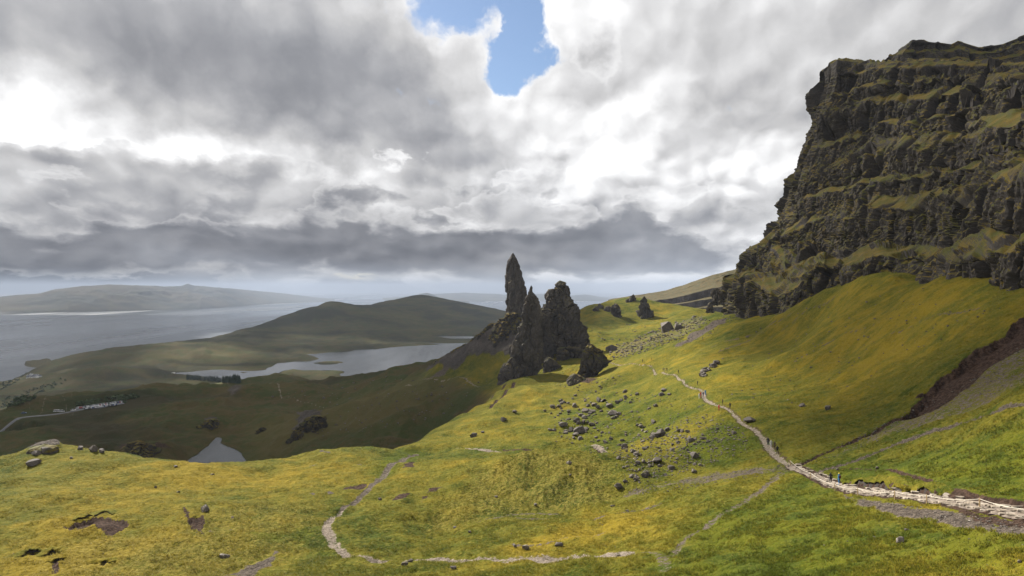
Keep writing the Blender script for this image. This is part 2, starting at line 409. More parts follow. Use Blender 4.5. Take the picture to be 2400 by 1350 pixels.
LOCH_UV = [(397,872),(410,873),(440,872),(470,869),(500,866),(530,866),(560,868),(590,869),(620,867),(640,859),(650,851),(680,849),(700,846),(720,847),(742,844),(748,840),(735,835),(720,831),(745,829),(780,825),(825,822),(840,819),(890,817),(920,814),(960,811),(1000,809),(1030,808),(998,804),(1000,801),(1040,799),(1065,797),(1100,794),(1180,805),(1180,850),(1080,865),(990,880),(900,893),(800,884),(795,876),(806,873),(804,869),(780,867),(765,867),(740,868),(710,868),(690,865),(668,868),(655,874),(655,880),(640,888),(610,896),(575,900),(545,896),(500,886),(460,880),(430,877),(405,876)]
FADA_UV = [(985,787),(1030,785),(1080,786),(1150,787),(1150,793),(1060,794),(1035,791),(1010,788)]
ISLES_UV = [[(733,851),(755,847),(780,846),(803,847),(806,849),(795,852),(775,855),(750,855)], [(561,873),(570,871),(578,872),(579,874),(570,875)]]
TARN_UV = [(508,1025),(520,1027),(519,1034),(516,1040),(528,1047),(545,1052),(560,1060),(570,1072),(577,1084),(585,1096),(560,1112),(480,1115),(440,1100),(432,1085),(445,1075),(465,1064),(480,1050),(490,1045),(500,1033)]
def level_water(uv, z, bank, isles=()):
    poly = on_level(uv, z)
    lo, hi = poly.min(0) - 260, poly.max(0) + 260
    m = (GX > lo[0]) & (GX < hi[0]) & (GY > lo[1]) & (GY < hi[1])
    x, y = GX[m], GY[m]
    d = sdf(poly, x, y)
    for il in isles:
        d = np.maximum(d, -sdf(on_level(il, z), x, y))
    k = np.hypot(x, y) * 0.0008
    d = d + fbm(x / 22, y / 22, oct=3) * 4 * k
    zz = GZ[m]; near = np.exp(-np.maximum(d, 0) / (bank * 6))
    zz = np.where(d < 0, np.minimum(zz, z - 0.6 - np.minimum(-d * 0.12, 5)), np.maximum(zz, z + np.minimum(0.25 + d * 0.10, bank)))
    low = np.where(d > 0, np.minimum(zz, z + 0.3 + d * 0.16), zz)      # gentle shore
    zz = zz * (1 - near) + low * near
    GZ[m] = zz
    return poly
LOCH_P = level_water(LOCH_UV, LOCH_Z, 2.0, ISLES_UV)
FADA_P = level_water(FADA_UV, LOCH_Z + 0.4, 2.0)
TARN_P = level_water(TARN_UV, TARN_Z, 1.2)

# ---------------------------------------------------------------- ground cover masks, drawn as lines and patches lying on the ground
M1 = np.zeros((NT, NR, 4), np.float32)     # gravel path, peat, scree, rock
M2 = np.zeros((NT, NR, 4), np.float32)     # lush green, brown moor, gold grass, tussock relief
DZ = np.zeros((NT, NR), np.float32)
_base = GZ.copy()
def uvline(pts):
    o = [hit(p[0], p[1], _base) for p in pts]
    return [(h, p) for h, p in zip(o, pts) if h is not None]
def dense(ln, n=6):
    """smooth (Catmull-Rom) resampling of xy points with widths"""
    P = np.array([[h[0], h[1], p[2]] for h, p in ln]); o = []
    for i in range(len(P) - 1):
        p0, p1, p2, p3 = P[max(i - 1, 0)], P[i], P[i + 1], P[min(i + 2, len(P) - 1)]
        for k in range(n):
            f = k / n
            o.append(p1 + 0.5 * f * (p2 - p0 + f * (2 * p0 - 5 * p1 + 4 * p2 - p3 + f * (3 * (p1 - p2) + p3 - p0))))
    o.append(P[-1]); return np.array(o)
def stroke(pts, ch, amt=1.0, soft=0.5, cut=0.0, wob=0.35, M=None):
    """pts: (u, v, half width in metres)"""
    M = M1 if M is None else M
    D = dense(uvline(pts)); wm = D[:, 2].max() * 2.5 + 3
    lo, hi = D[:, :2].min(0) - wm, D[:, :2].max(0) + wm
    m = (GX > lo[0]) & (GX < hi[0]) & (GY > lo[1]) & (GY < hi[1])
    x, y = GX[m], GY[m]; best = np.full(x.shape, 9.0)
    for a, b in zip(D[:-1], D[1:]):
        dd, t = segdist(x, y, a[:2], b[:2]); best = np.minimum(best, dd / (a[2] + (b[2] - a[2]) * t))
    w0 = np.median(D[:, 2]) * 2.2
    best = best + wob * fbm(x / w0, y / w0, oct=3)
    k = 1 - sstep(best, 1 - soft, 1 + soft)
    M[..., ch][m] = np.maximum(M[..., ch][m], (k * amt).astype(np.float32))
    if cut: DZ[m] -= (cut * (1 - sstep(best, 0.55, 1.15))).astype(np.float32)
    return D
def patch(uv, ch, amt=1.0, soft=1.0, wob=1.0, wl=6.0, cut=0.0, M=None):
    """polygon on the ground; soft, wob, wl in metres"""
    M = M1 if M is None else M
    poly = np.array([h[:2] for h, _ in uvline([(u, v, 0) for u, v in uv])])
    if len(poly) < 3: return
    lo, hi = poly.min(0) - 3 * soft - wob, poly.max(0) + 3 * soft + wob
    m = (GX > lo[0]) & (GX < hi[0]) & (GY > lo[1]) & (GY < hi[1])
    x, y = GX[m], GY[m]
    d = sdf(poly, x, y) + wob * fbm(x / wl, y / wl, oct=4)
    k = 1 - sstep(d, -soft, soft)
    M[..., ch][m] = np.maximum(M[..., ch][m], (k * amt).astype(np.float32))
    if cut: DZ[m] -= (cut * (1 - sstep(d, -max(soft, cut * 0.6), soft * 0.15))).astype(np.float32)
# ---------------------------------------------------------------- materials
def new_mat(name):
    m = bpy.data.materials.new(name); m.use_nodes = True
    nt = m.node_tree; bs = nt.nodes['Principled BSDF']
    return m, nt, bs
def position(nt):
    g = nt.nodes.new('ShaderNodeNewGeometry'); return g
def vscale(nt, vec, s):
    n = nt.nodes.new('ShaderNodeVectorMath'); n.operation = 'MULTIPLY'; nt.links.new(vec, n.inputs[0]); n.inputs[1].default_value = s
    return n.outputs[0]
def bump(nt, h, dist, strength=1.0, base=None):
    b = nt.nodes.new('ShaderNodeBump'); b.inputs['Strength'].default_value = strength; b.inputs['Distance'].default_value = dist
    nt.links.new(h.k, b.inputs['Height'])
    if base is not None: nt.links.new(base, b.inputs['Normal'])
    return b.outputs[0]
def attr(nt, name):
    a = nt.nodes.new('ShaderNodeAttribute'); a.attribute_name = name
    s = nt.nodes.new('ShaderNodeSeparateColor'); nt.links.new(a.outputs['Color'], s.inputs[0])
    return [X(nt, s.outputs[i]) for i in range(3)] + [X(nt, a.outputs['Alpha'])]
def rock_color(nt, P, warm=0.0):
    a = noise(nt, P, 0.09, 6, 0.62); b = noise(nt, P, 0.9, 5, 0.65); c = noise(nt, P, 3.1, 3, 0.6)
    col = mixc(nt, (a * 1.5 - 0.25).clamp(), (0.036, 0.032, 0.030), (0.098, 0.083, 0.070))
    col = mixc(nt, b.step(0.52, 0.72) * 0.6, col, (0.150, 0.122, 0.095))
    col = mixc(nt, b.step(0.46, 0.28) * 0.6, col, (0.034, 0.031, 0.031))
    lich = (c * 0.6 + a * 0.4).step(0.575, 0.66)
    return mixc(nt, lich * 0.5, col, (0.38, 0.35, 0.30)), a, b, c
def mat_rock(name, grass=0.62, moss=(0.085, 0.070, 0.012), bumpd=0.5, gain=1.0):
    m, nt, bs = new_mat(name)
    g = position(nt); P = g.outputs['Position']
    col, a, b, c = rock_color(nt, P)
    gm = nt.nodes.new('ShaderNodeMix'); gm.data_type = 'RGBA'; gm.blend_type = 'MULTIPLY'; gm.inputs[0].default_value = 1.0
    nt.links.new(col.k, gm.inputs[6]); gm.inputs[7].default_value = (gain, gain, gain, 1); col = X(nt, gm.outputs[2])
    st = noise(nt, vscale(nt, P, (0.55, 0.55, 0.07)), 1.0, 6, 0.6)         # vertical jointing
    col = mixc(nt, st.step(0.46, 0.34) * 0.5, col, (0.028, 0.026, 0.025))
    sp = nt.nodes.new('ShaderNodeSeparateXYZ'); nt.links.new(g.outputs['Normal'], sp.inputs[0])
    up = X(nt, sp.outputs[2]) + (a - 0.5) * 0.5 + (b - 0.5) * 0.45
    k = up.step(grass, grass + 0.13)
    gn = noise(nt, P, 0.16, 5, 0.6)
    gcol = mixc(nt, gn.step(0.35, 0.65), (moss[0] * 0.62, moss[1] * 0.80, moss[2]), (moss[0] * 1.25, moss[1] * 1.05, moss[2] * 1.3))
    gcol = mixc(nt, c.step(0.45, 0.6) * 0.4, gcol, (0.05, 0.036, 0.014))
    col = mixc(nt, k, col, gcol)
    nt.links.new(col.k, bs.inputs['Base Color'])
    bs.inputs['Roughness'].default_value = 0.82
    bs.inputs['Specular IOR Level'].default_value = 0.15
    h = noise(nt, P, 0.5, 8, 0.66) + st * 0.7
    nt.links.new(bump(nt, h, bumpd, 1.0), bs.inputs['Normal'])
    return m
def mat_ground():
    m, nt, bs = new_mat('hill_grass')
    g = position(nt); P = g.outputs['Position']
    path, peat, scree, rock = attr(nt, 'm1'); lush, moor, gold, tus = attr(nt, 'm2')
    n1 = noise(nt, P, 0.022, 5, 0.6); n2 = noise(nt, P, 0.17, 6, 0.62); n3 = noise(nt, P, 1.6, 5, 0.66); n4 = noise(nt, P, 6.0, 3, 0.6)
    psx = nt.nodes.new('ShaderNodeSeparateXYZ'); nt.links.new(P, psx.inputs[0])
    stk = noise(nt, vscale(nt, P, (0.05, 0.45, 0.12)), 1.0, 5, 0.6)          # runnels down the slope
    tone = (n1 - 0.5) * 1.7 + (n2 - 0.5) * 1.6 + (n3 - 0.5) * 0.8 + (stk - 0.5) * X(nt, psx.outputs[0]).step(45.0, 95.0) * 1.1
    gg = (tone + 0.42 + gold * 0.55 - lush * 0.42).clamp()
    col = mixc(nt, gg.step(0.0, 0.5), (0.046, 0.062, 0.008), (0.108, 0.100, 0.012))
    col = mixc(nt, gg.step(0.45, 1.0), col, (0.190, 0.140, 0.014))
    col = mixc(nt, (n3 * 0.6 + n4 * 0.4 + tus * 0.10).step(0.52, 0.70) * 0.62, col, (0.25, 0.20, 0.050))         # dry tips
    col = mixc(nt, (n3 * 0.55 + n4 * 0.45).step(0.45, 0.31) * 0.45, col, (0.040, 0.044, 0.009))      # shadowed sward, its shade painted as dark speckle
    col = mixc(nt, lush * n2.step(0.35, 0.6) * 0.75, col, (0.086, 0.098, 0.007))
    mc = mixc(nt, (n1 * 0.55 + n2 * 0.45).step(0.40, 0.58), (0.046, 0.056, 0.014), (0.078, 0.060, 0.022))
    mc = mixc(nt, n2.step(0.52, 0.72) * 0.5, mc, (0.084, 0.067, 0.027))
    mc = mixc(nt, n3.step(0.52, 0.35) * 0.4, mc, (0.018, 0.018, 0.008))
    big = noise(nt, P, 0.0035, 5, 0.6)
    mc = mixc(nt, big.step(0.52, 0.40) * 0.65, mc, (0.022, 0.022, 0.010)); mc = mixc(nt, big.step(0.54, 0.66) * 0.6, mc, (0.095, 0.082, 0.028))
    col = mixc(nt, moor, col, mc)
    edge = (n3 - 0.5) * 1.5 + (n4 - 0.5) * 0.6 + (n2 - 0.5) * 0.8
    sc = mixc(nt, (n3 * 0.5 + n4 * 0.5).step(0.42, 0.62), (0.052, 0.042, 0.034), (0.150, 0.122, 0.098))
    col = mixc(nt, (scree + edge).step(0.42, 0.62), col, sc)
    pc = mixc(nt, n3.step(0.40, 0.62), (0.030, 0.019, 0.014), (0.072, 0.046, 0.034))
    col = mixc(nt, (peat + edge * 0.8).step(0.42, 0.58), col, pc)
    pa = mixc(nt, (n4 * 0.6 + n3 * 0.4).step(0.38, 0.62), (0.110, 0.088, 0.070), (0.270, 0.225, 0.180))
    col = mixc(nt, (path + edge * 0.8).step(0.42, 0.60), col, pa)
    rc, a, b, c = rock_color(nt, P)
    sp = nt.nodes.new('ShaderNodeSeparateXYZ'); nt.links.new(g.outputs['Normal'], sp.inputs[0])
    steep = (X(nt, sp.outputs[2]) * -1.0 + 0.80 + (n2 - 0.5) * 0.22).step(0.0, 0.16)
    col = mixc(nt, (rock + edge * 0.6 + steep * 0.0).step(0.40, 0.60), col, rc)
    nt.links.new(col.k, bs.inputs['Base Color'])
    bs.inputs['Roughness'].default_value = 0.92
    bs.inputs['Specular IOR Level'].default_value = 0.04
    h1 = noise(nt, P, 1.35, 5, 0.62); h2 = noise(nt, P, 7.0, 3, 0.6)
    h3 = noise(nt, P, 0.33, 4, 0.6)
    nb = bump(nt, h1 * (0.7 + tus * 0.6) + h2 * 0.30 + h3 * 1.6, 0.95, 1.0)
    nt.links.new(nb, bs.inputs['Normal'])
    return m
def mat_water(name, scale, rough, dist, deep=(0.012, 0.018, 0.022)):
    m, nt, bs = new_mat(name)
    g = position(nt); P = g.outputs['Position']
    bs.inputs['Base Color'].default_value = (*deep, 1)
    bs.inputs['IOR'].default_value = 1.333
    lanes = noise(nt, vscale(nt, P, (1.0, 0.16, 1.0)), scale * 0.020, 5, 0.6, 0.6)
    rg = lanes.step(0.35, 0.68) * (rough * 1.5) + rough * 0.4
    nt.links.new(rg.k, bs.inputs['Roughness'])
    w = noise(nt, P, scale, 5, 0.6) + noise(nt, P, scale * 0.22, 3, 0.5) * 1.5
    nt.links.new(bump(nt, w * (0.4 + lanes.step(0.3, 0.7)), dist, 0.6), bs.inputs['Normal'])
    return m
MAT = {}
MAT['ground'] = mat_ground()
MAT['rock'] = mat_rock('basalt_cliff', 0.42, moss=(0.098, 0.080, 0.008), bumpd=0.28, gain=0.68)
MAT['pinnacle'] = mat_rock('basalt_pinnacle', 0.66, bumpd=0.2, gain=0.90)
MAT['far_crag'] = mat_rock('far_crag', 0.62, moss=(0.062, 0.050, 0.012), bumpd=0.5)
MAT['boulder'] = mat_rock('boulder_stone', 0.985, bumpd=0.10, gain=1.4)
MAT['sea'] = mat_water('sea_water', 0.035, 0.18, 4.0, (0.020, 0.030, 0.042))
MAT['loch'] = mat_water('loch_water', 0.16, 0.13, 0.5, (0.016, 0.021, 0.025))
MAT['tarn'] = mat_water('tarn_water', 0.9, 0.20, 0.9, (0.030, 0.036, 0.040))

# ---------------------------------------------------------------- ground cover
TRAIL = [(1425,846,0.8),(1470,853,0.9),(1500,856,0.9),(1530,862,0.9),(1555,872,0.95),(1585,880,0.95),(1600,890,0.95),(1607,901,0.9),(1630,910,0.95),(1645,918,1.0),(1650,930,1.1),(1665,942,1.0),(1690,952,0.9),(1710,960,0.9),(1725,975,0.9),(1740,992,0.95),(1765,1005,1.0),(1785,1022,1.1),(1795,1040,1.2),(1810,1060,1.2),(1835,1078,1.1),(1860,1090,1.1),(1880,1102,1.15),(1900,1112,1.15)]
PAVED = [(1852,1086,0.8),(1880,1102,1.0),(1900,1112,1.1),(1940,1130,1.1),(1985,1144,1.1),(2060,1154,1.15),(2150,1163,1.15),(2200,1169,1.15),(2300,1186,1.1),(2400,1201,1.1),(2480,1214,1.1)]
PATH_D = stroke([(u, v, w * 0.66) for u, v, w in TRAIL], 0, 0.66, cut=0.28)
stroke([(u, v, w * 1.1) for u, v, w in TRAIL], 1, 0.55, cut=0.06)
stroke([(u, v, w * 1.3) for u, v, w in PAVED], 1, 1.0, cut=0.12)
PAVED_D = dense(uvline(PAVED), 10)
stroke([(1480,1300,0.7),(1400,1303,1.3),(1300,1308,1.6),(1200,1312,1.3),(1100,1310,0.9),(1000,1310,0.8),(920,1312,0.9),(850,1308,0.8),(800,1292,0.9),(778,1268,1.1),(765,1240,1.0),(775,1220,0.7),(800,1195,0.6)], 0, 0.68, cut=0.3)
stroke([(800,1195,0.7),(840,1165,0.8),(880,1135,0.9),(905,1105,1.2),(940,1085,1.2),(975,1066,1.2)], 2, 0.75, cut=0.2)
stroke([(1480,1300,0.5),(1540,1300,0.8),(1560,1325,0.8),(1550,1350,0.5)], 2, 0.52)
stroke([(1070,1050,0.5),(1110,1052,1.2),(1150,1056,1.4),(1190,1060,1.0)], 0, 0.7, cut=0.4)
for ln in ([(1180,1052,.6),(1220,1057,.9),(1260,1058,.9),(1300,1052,.5)], [(1205,1047,.3),(1232,1043,.4),(1255,1044,.3)]):
    stroke(ln, 1, 0.72, cut=0.25, wob=0.9)
stroke([(1345,1046,.8),(1380,1049,1.3),(1410,1055,1.2),(1435,1062,1.0)], 0, 0.7, cut=0.3)
stroke([(1395,1054,.7),(1425,1062,1.3),(1445,1060,.6)], 1, 0.9, cut=0.3)
# gullies and scree
stroke([(1850,1092,2.0),(1770,1103,3.0),(1690,1115,3.2),(1600,1133,3.0),(1520,1148,2.2),(1470,1160,1.2)], 2, 0.56, wob=1.1, cut=0.25)
stroke([(1850,1095,1.0),(1800,1135,0.8),(1740,1180,0.7),(1690,1212,0.6),(1620,1255,0.7),(1570,1300,0.6)], 2, 0.56, wob=0.9, cut=0.2)
stroke([(1390,1222,.4),(1440,1205,.5),(1490,1188,.6),(1560,1178,.4)], 2, 0.75, wob=0.8, cut=0.25)
stroke([(1120,1225,.3),(1200,1215,.5),(1290,1212,.4),(1380,1210,.3)], 2, 0.62, wob=1.0)
stroke([(1130,1212,.3),(1230,1202,.5),(1330,1205,.4)], 2, 0.62, wob=1.0)
stroke([(1200,1280,.4),(1300,1268,.5),(1420,1240,.4)], 2, 0.55, wob=1.2)
SLIP = [(2470,690),(2400,748),(2330,793),(2250,858),(2190,905),(2140,950),(2100,976)]
patch(SLIP + [(2140,985),(2240,928),(2330,862),(2400,815),(2480,780)], 1, 1.0, 0.5, 2.0, 3.5, cut=1.9)
patch([(2100,976),(2150,972),(2240,915),(2330,848),(2400,800),(2480,750),(2480,890),(2400,905),(2300,945),(2200,985),(2060,1035),(1960,1070),(2010,1020)], 2, 0.50, 2.0, 4.0, 6)
stroke([(2100,978,1.2),(2040,1012,0.9),(1980,1042,0.8),(1920,1065,0.7),(1880,1085,0.8)], 1, 0.9, cut=0.6)
stroke([(2480,925,1.2),(2400,945,1.0),(2280,985,1.0),(2200,1010,0.9),(2100,1040,0.8),(2010,1075,0.8),(1950,1095,0.9),(1910,1108,0.9)], 2, 0.9, cut=0.5)
stroke([(1955,1097,.35),(2020,1098,.3),(2080,1099,.3),(2140,1113,.4),(2200,1135,.5),(2260,1157,.7),(2330,1168,.9),(2400,1178,1.2),(2480,1185,1.6)], 1, 1.0, cut=0.35)
stroke([(1972,1130,.5),(2020,1133,.9),(2070,1135,1.0),(2115,1142,.9)], 1, 1.4, cut=1.1, wob=0.5)
stroke([(2130,1146,.5),(2170,1150,.7),(2215,1156,.5)], 1, 1.4, cut=0.9, wob=0.5)
patch([(1975,1160),(2040,1172),(2130,1188),(2230,1200),(2300,1215),(2400,1232),(2480,1245),(2480,1270),(2400,1252),(2300,1240),(2200,1225),(2100,1208),(2020,1185)], 2, 0.85, 0.5, 0.9, 3)
patch([(2200,1185),(2290,1203),(2400,1218),(2480,1230),(2480,1245),(2380,1235),(2290,1222)], 1, 0.8, 0.4, 0.6, 3)
patch([(1712,738),(1700,752),(1660,778),(1600,815),(1580,818),(1620,785),(1670,752)], 2, 0.95, 1.5, 3, 9)
patch([(1418,818),(1470,800),(1540,776),(1600,752),(1640,742),(1660,752),(1600,790),(1540,812),(1480,833),(1440,842)], 2, 0.44, 3, 6, 10)
for ln in ([(1880,715,.6),(1800,762,.8),(1730,795,.8),(1660,822,.6)], [(1830,745,.5),(1760,790,.8),(1690,830,.7),(1600,850,.5)], [(1960,690,.6),(1880,738,.7),(1800,790,.5)], [(2060,760,.3),(1950,800,.4),(1860,850,.3)], [(2300,720,.4),(2180,745,.5),(2080,790,.3)]):
    stroke(ln, 2, 0.66, wob=1.0)
stroke([(1205,900,1.0),(1180,925,1.1),(1150,955,.8)], 1, 0.85, cut=0.6); stroke([(1185,905,.8),(1150,935,.9)], 1, 0.7, cut=0.4)
patch([(1335,905),(1370,890),(1400,893),(1380,905)], 1, 0.7, 1, 1.2, 4)
# peat scars and shade-dark hollows on the knoll
patch([(145,1242),(200,1228),(240,1205),(265,1212),(305,1226),(280,1240),(264,1254),(240,1245),(215,1240),(180,1247)], 1, 1.0, 0.3, 0.9, 2.0, cut=0.7)
patch([(430,1188),(441,1198),(446,1218),(478,1214),(480,1228),(470,1240),(485,1258),(476,1256),(463,1240),(450,1240),(440,1222),(431,1205)], 1, 1.0, 0.25, 0.5, 1.5, cut=0.6)
patch([(520,1352),(560,1330),(610,1310),(650,1296),(645,1315),(610,1340),(590,1354)], 2, 0.9, 0.6, 0.8, 2)
for ln in ([(55,1304,.25),(75,1297,.45),(98,1294,.25)], [(104,1301,.2),(120,1297,.4),(138,1295,.2)], [(125,1317,.2),(140,1312,.3),(150,1309,.2)], [(238,1322,.2),(250,1318,.3),(258,1317,.2)], [(30,1320,.2),(60,1316,.3),(85,1318,.2)]):
    stroke(ln, 1, 1.3, cut=0.75, wob=0.4)  # dark of the shaded hollows, painted in the peat colour
stroke([(128,1320,.3),(131,1335,.4),(129,1352,.3)], 1, 0.9, cut=0.3)
for c in ((735,1092),(755,1062),(768,1066),(733,1164),(772,1161),(845,1091),(545,1215),(960,1097),(495,1245),(540,1245)):
    patch([(c[0] - 10, c[1]), (c[0], c[1] - 3), (c[0] + 10, c[1]), (c[0], c[1] + 3)], 2, 0.8, 0.4, 0.6, 1.5)
for c, w in (((935,1168), 26), ((1015,1148), 22), ((830,1150), 34), ((960,1095), 18), ((990,1170), 12)):
    patch([(c[0] - w, c[1] + 8), (c[0] - w * 0.3, c[1] - 4), (c[0] + w, c[1] - 9), (c[0] + w * 0.4, c[1] + 3)], 1, 0.85, 0.5, 1.2, 2.5)
# moor tracks
stroke([(950,900,.9),(1000,897,.9),(1060,893,.9),(1110,898,.9),(1150,903,.9)], 0, 0.7)
stroke([(630,900,1.3),(640,905,1.3),(655,920,1.2),(675,930,1.2),(695,940,1.0),(760,945,.8)], 0, 0.6)
for ln in ([(60,947,1.0),(110,938,1.0),(145,925,1.0),(170,938,1.0)], [(120,928,.9),(150,940,.9),(178,950,.9)], [(110,886,1.5),(150,880,1.6),(185,877,1.4)]):
    stroke(ln, 0, 0.42)
# rock showing through
patch([(1200,740),(1165,752),(1120,788),(1060,826),(1005,858),(1000,870),(1040,868),(1090,850),(1130,835),(1185,838),(1215,835),(1215,760)], 3, 0.85, 2, 7, 14)
patch([(1130,785),(1080,835),(1040,880),(1010,890),(1060,840)], 2, 0.8, 3, 6, 10)
patch([(690,1020),(700,985),(735,978),(760,985),(750,1000),(715,1012),(690,1040)], 3, 0.75, 2, 6, 9)
patch([(470,1000),(480,985),(510,985),(512,998),(490,1003)], 3, 0.65, 2, 5, 8)
patch([(265,1056),(290,1040),(325,1034),(330,1048),(400,1052),(420,1068),(330,1066)], 1, 0.6, 2, 5, 8)
patch([(60,1062),(80,1046),(120,1042),(138,1052),(110,1057)], 3, 0.7, 0.6, 1.5, 4)
patch([(520,925),(560,905),(590,903),(570,925),(540,932)], 3, 0.6, 4, 8, 14)
# greener and more golden sward
patch([(1430,1360),(1600,1250),(1800,1150),(1900,1115),(1990,1175),(2150,1215),(2400,1270),(2480,1360)], 0, 0.75, 4, 5, 10, M=M2)
patch([(1290,1010),(1330,960),(1450,935),(1560,960),(1600,1010),(1480,1040),(1350,1040)], 0, 0.55, 8, 8, 14, M=M2)
patch([(1700,1100),(1600,1060),(1700,980),(1780,1040)], 0, 0.8, 5, 5, 9, M=M2)
patch([(1900,1130),(2000,1090),(2300,1010),(2480,970),(2480,1180),(2100,1140)], 0, 0.7, 5, 5, 9, M=M2)
patch([(760,1300),(740,1240),(600,1255),(640,1270),(700,1265)], 0, 1.0, 2, 2, 5, M=M2)
patch([(860,1110),(940,1060),(1000,1055),(1000,1075),(900,1120)], 0, 0.8, 3, 3, 6, M=M2)
patch([(1100,1350),(1200,1270),(1400,1190),(1600,1180),(1500,1250),(1300,1290)], 2, 0.8, 5, 5, 10, M=M2)
patch([(2000,1360),(2050,1280),(2250,1250),(2480,1300),(2480,1360)], 2, 0.75, 4, 5, 8, M=M2)
patch([(1600,850),(1500,850),(1800,760),(2100,640),(2480,700),(2300,850),(2000,960),(1800,980)], 2, 0.38, 12, 10, 25, M=M2)
patch([(0,1350),(0,1120),(150,1070),(700,1090),(900,1080),(760,1250),(700,1350)], 2, 0.42, 8, 8, 18, M=M2)
patch([(1000,1240),(1120,1090),(1250,1060),(1420,1080),(1450,1170),(1250,1200)], 3, 1.0, 4, 4, 10, M=M2)
patch([(200,1350),(350,1250),(600,1180),(750,1180),(740,1280),(600,1350)], 3, 0.8, 5, 4, 10, M=M2)
patch([(60,1352),(110,1270),(330,1245),(620,1285),(560,1352)], 3, 1.0, 3, 3, 8, M=M2)
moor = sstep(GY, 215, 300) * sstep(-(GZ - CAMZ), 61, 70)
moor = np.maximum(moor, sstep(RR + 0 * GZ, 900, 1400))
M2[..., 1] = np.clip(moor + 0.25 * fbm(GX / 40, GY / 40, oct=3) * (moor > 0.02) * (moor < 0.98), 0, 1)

# ---------------------------------------------------------------- relief
def relief():
    global GZ
    spac = np.maximum(RR * 0.0052, 0.12)
    z = GZ.copy(); wet = np.zeros_like(GZ)
    for poly in (LOCH_P, TARN_P, FADA_P):
        lo, hi = poly.min(0) - 60, poly.max(0) + 60
        m = (GX > lo[0]) & (GX < hi[0]) & (GY > lo[1]) & (GY < hi[1])
        wet[m] = np.maximum(wet[m], 1 - sstep(sdf(poly, GX[m], GY[m]), 0, GY[m] * 0.02))
    add = np.zeros_like(GZ)
    keep = np.ones_like(GZ)
    for D_ in (PATH_D, PAVED_D):
        lo, hi = D_[:, :2].min(0) - 40, D_[:, :2].max(0) + 40
        m = (GX > lo[0]) & (GX < hi[0]) & (GY > lo[1]) & (GY < hi[1]); b_ = np.full(m.sum(), 1e9)
        for p_, q_ in zip(D_[:-1:3], D_[3::3]): b_ = np.minimum(b_, segdist(GX[m], GY[m], p_[:2], q_[:2])[0])
        keep[m] = np.minimum(keep[m], sstep(b_, 2, 28))
    lam = 0.55; i = 0
    while lam < 500:
        m = (lam > 2.0 * spac[0]) & (lam < 0.16 * RR[0])
        if m.any():
            s = slice(np.argmax(m), len(m) - np.argmax(m[::-1]))
            rr = RR[:, s]
            w = sstep(lam / spac[:, s], 2.0, 4.0) * (1 - sstep(lam / rr, 0.07, 0.16))
            x, y = GX[:, s] / lam + 31 * i, GY[:, s] / lam - 13 * i
            n = pn(x, y) if lam < 3 else (pn(x, y) * 0.65 + (0.22 - np.abs(pn(x + 50, y + 50))) * 0.6)
            add[:, s] += w * n * 0.150 * lam ** 0.84 * (1.0 if lam < 3 else (0.55 + (1.35 if lam < 60 else 0.45) * keep[:, s]))
        lam *= 1.9; i += 1
    # slope of the smooth surface
    gq = np.gradient(GZ, axis=1) / (np.gradient(LQ)[None, :] * RR); gt = np.gradient(GZ, axis=0) / (np.gradient(TH)[:, None] * RR)
    sl_ = np.hypot(gq, gt)
    # little terraces trodden along the contours of steep grass
    s = slice(0, int(np.searchsorted(LQ, math.log(480))))
    zz = GZ[:, s] + fbm(GX[:, s] / 9, GY[:, s] / 9, oct=3) * 0.9
    per = 0.42 * (1 + RR[:, s] / 160)
    saw = np.abs(((zz / per) % 1.0) - 0.5) * 2
    brk = sstep(pn(GX[:, s] / 5 + 9, GY[:, s] / 5), -0.15, 0.25)
    add[:, s] += (saw - 0.5) * per * 0.42 * sstep(sl_[:, s], 0.10, 0.30) * brk * (0.95 + 1.1 * M2[:, s, 3]) * (1 - M1[:, s, 0]) * sstep(per / spac[:, s], 0.8, 2.0)
    # tussocks
    s = slice(0, int(np.searchsorted(LQ, math.log(300))))
    tz = ridged(GX[:, s] / 1.5, GY[:, s] / 1.5, oct=2)
    add[:, s] += -0.42 * tz * (0.45 + M2[:, s, 3]) * (1 - M1[:, s].max(-1))
    # broken rock
    rk = M1[..., 3]; m = rk > 0.05
    add[m] += rk[m] * (ridged(GX[m] / 13, GY[m] / 13, GZ[m] / 13, oct=5, gain=0.55) * 4.0 - 1.0) * np.clip(RR.repeat(NT, 0)[m] / 400, 0.25, 1)
    # moor knolls and gullies
    s = slice(int(np.searchsorted(LQ, math.log(240))), NR)
    mo = M2[:, s, 1] * (GZ[:, s] > 3)
    add[:, s] += mo * (ridged(GX[:, s] / 75, GY[:, s] / 75, oct=4) * 11.0 - 4.4) * (1 - 0.5 * sstep(RR[:, s], 900, 1500))
    add[:, s] += mo * sstep(RR[:, s], 1200, 2200) * (ridged(GX[:, s] / 330, GY[:, s] / 330, oct=5) * 10 - 4)
    GZ = GZ + add * (1 - wet) + DZ
relief()
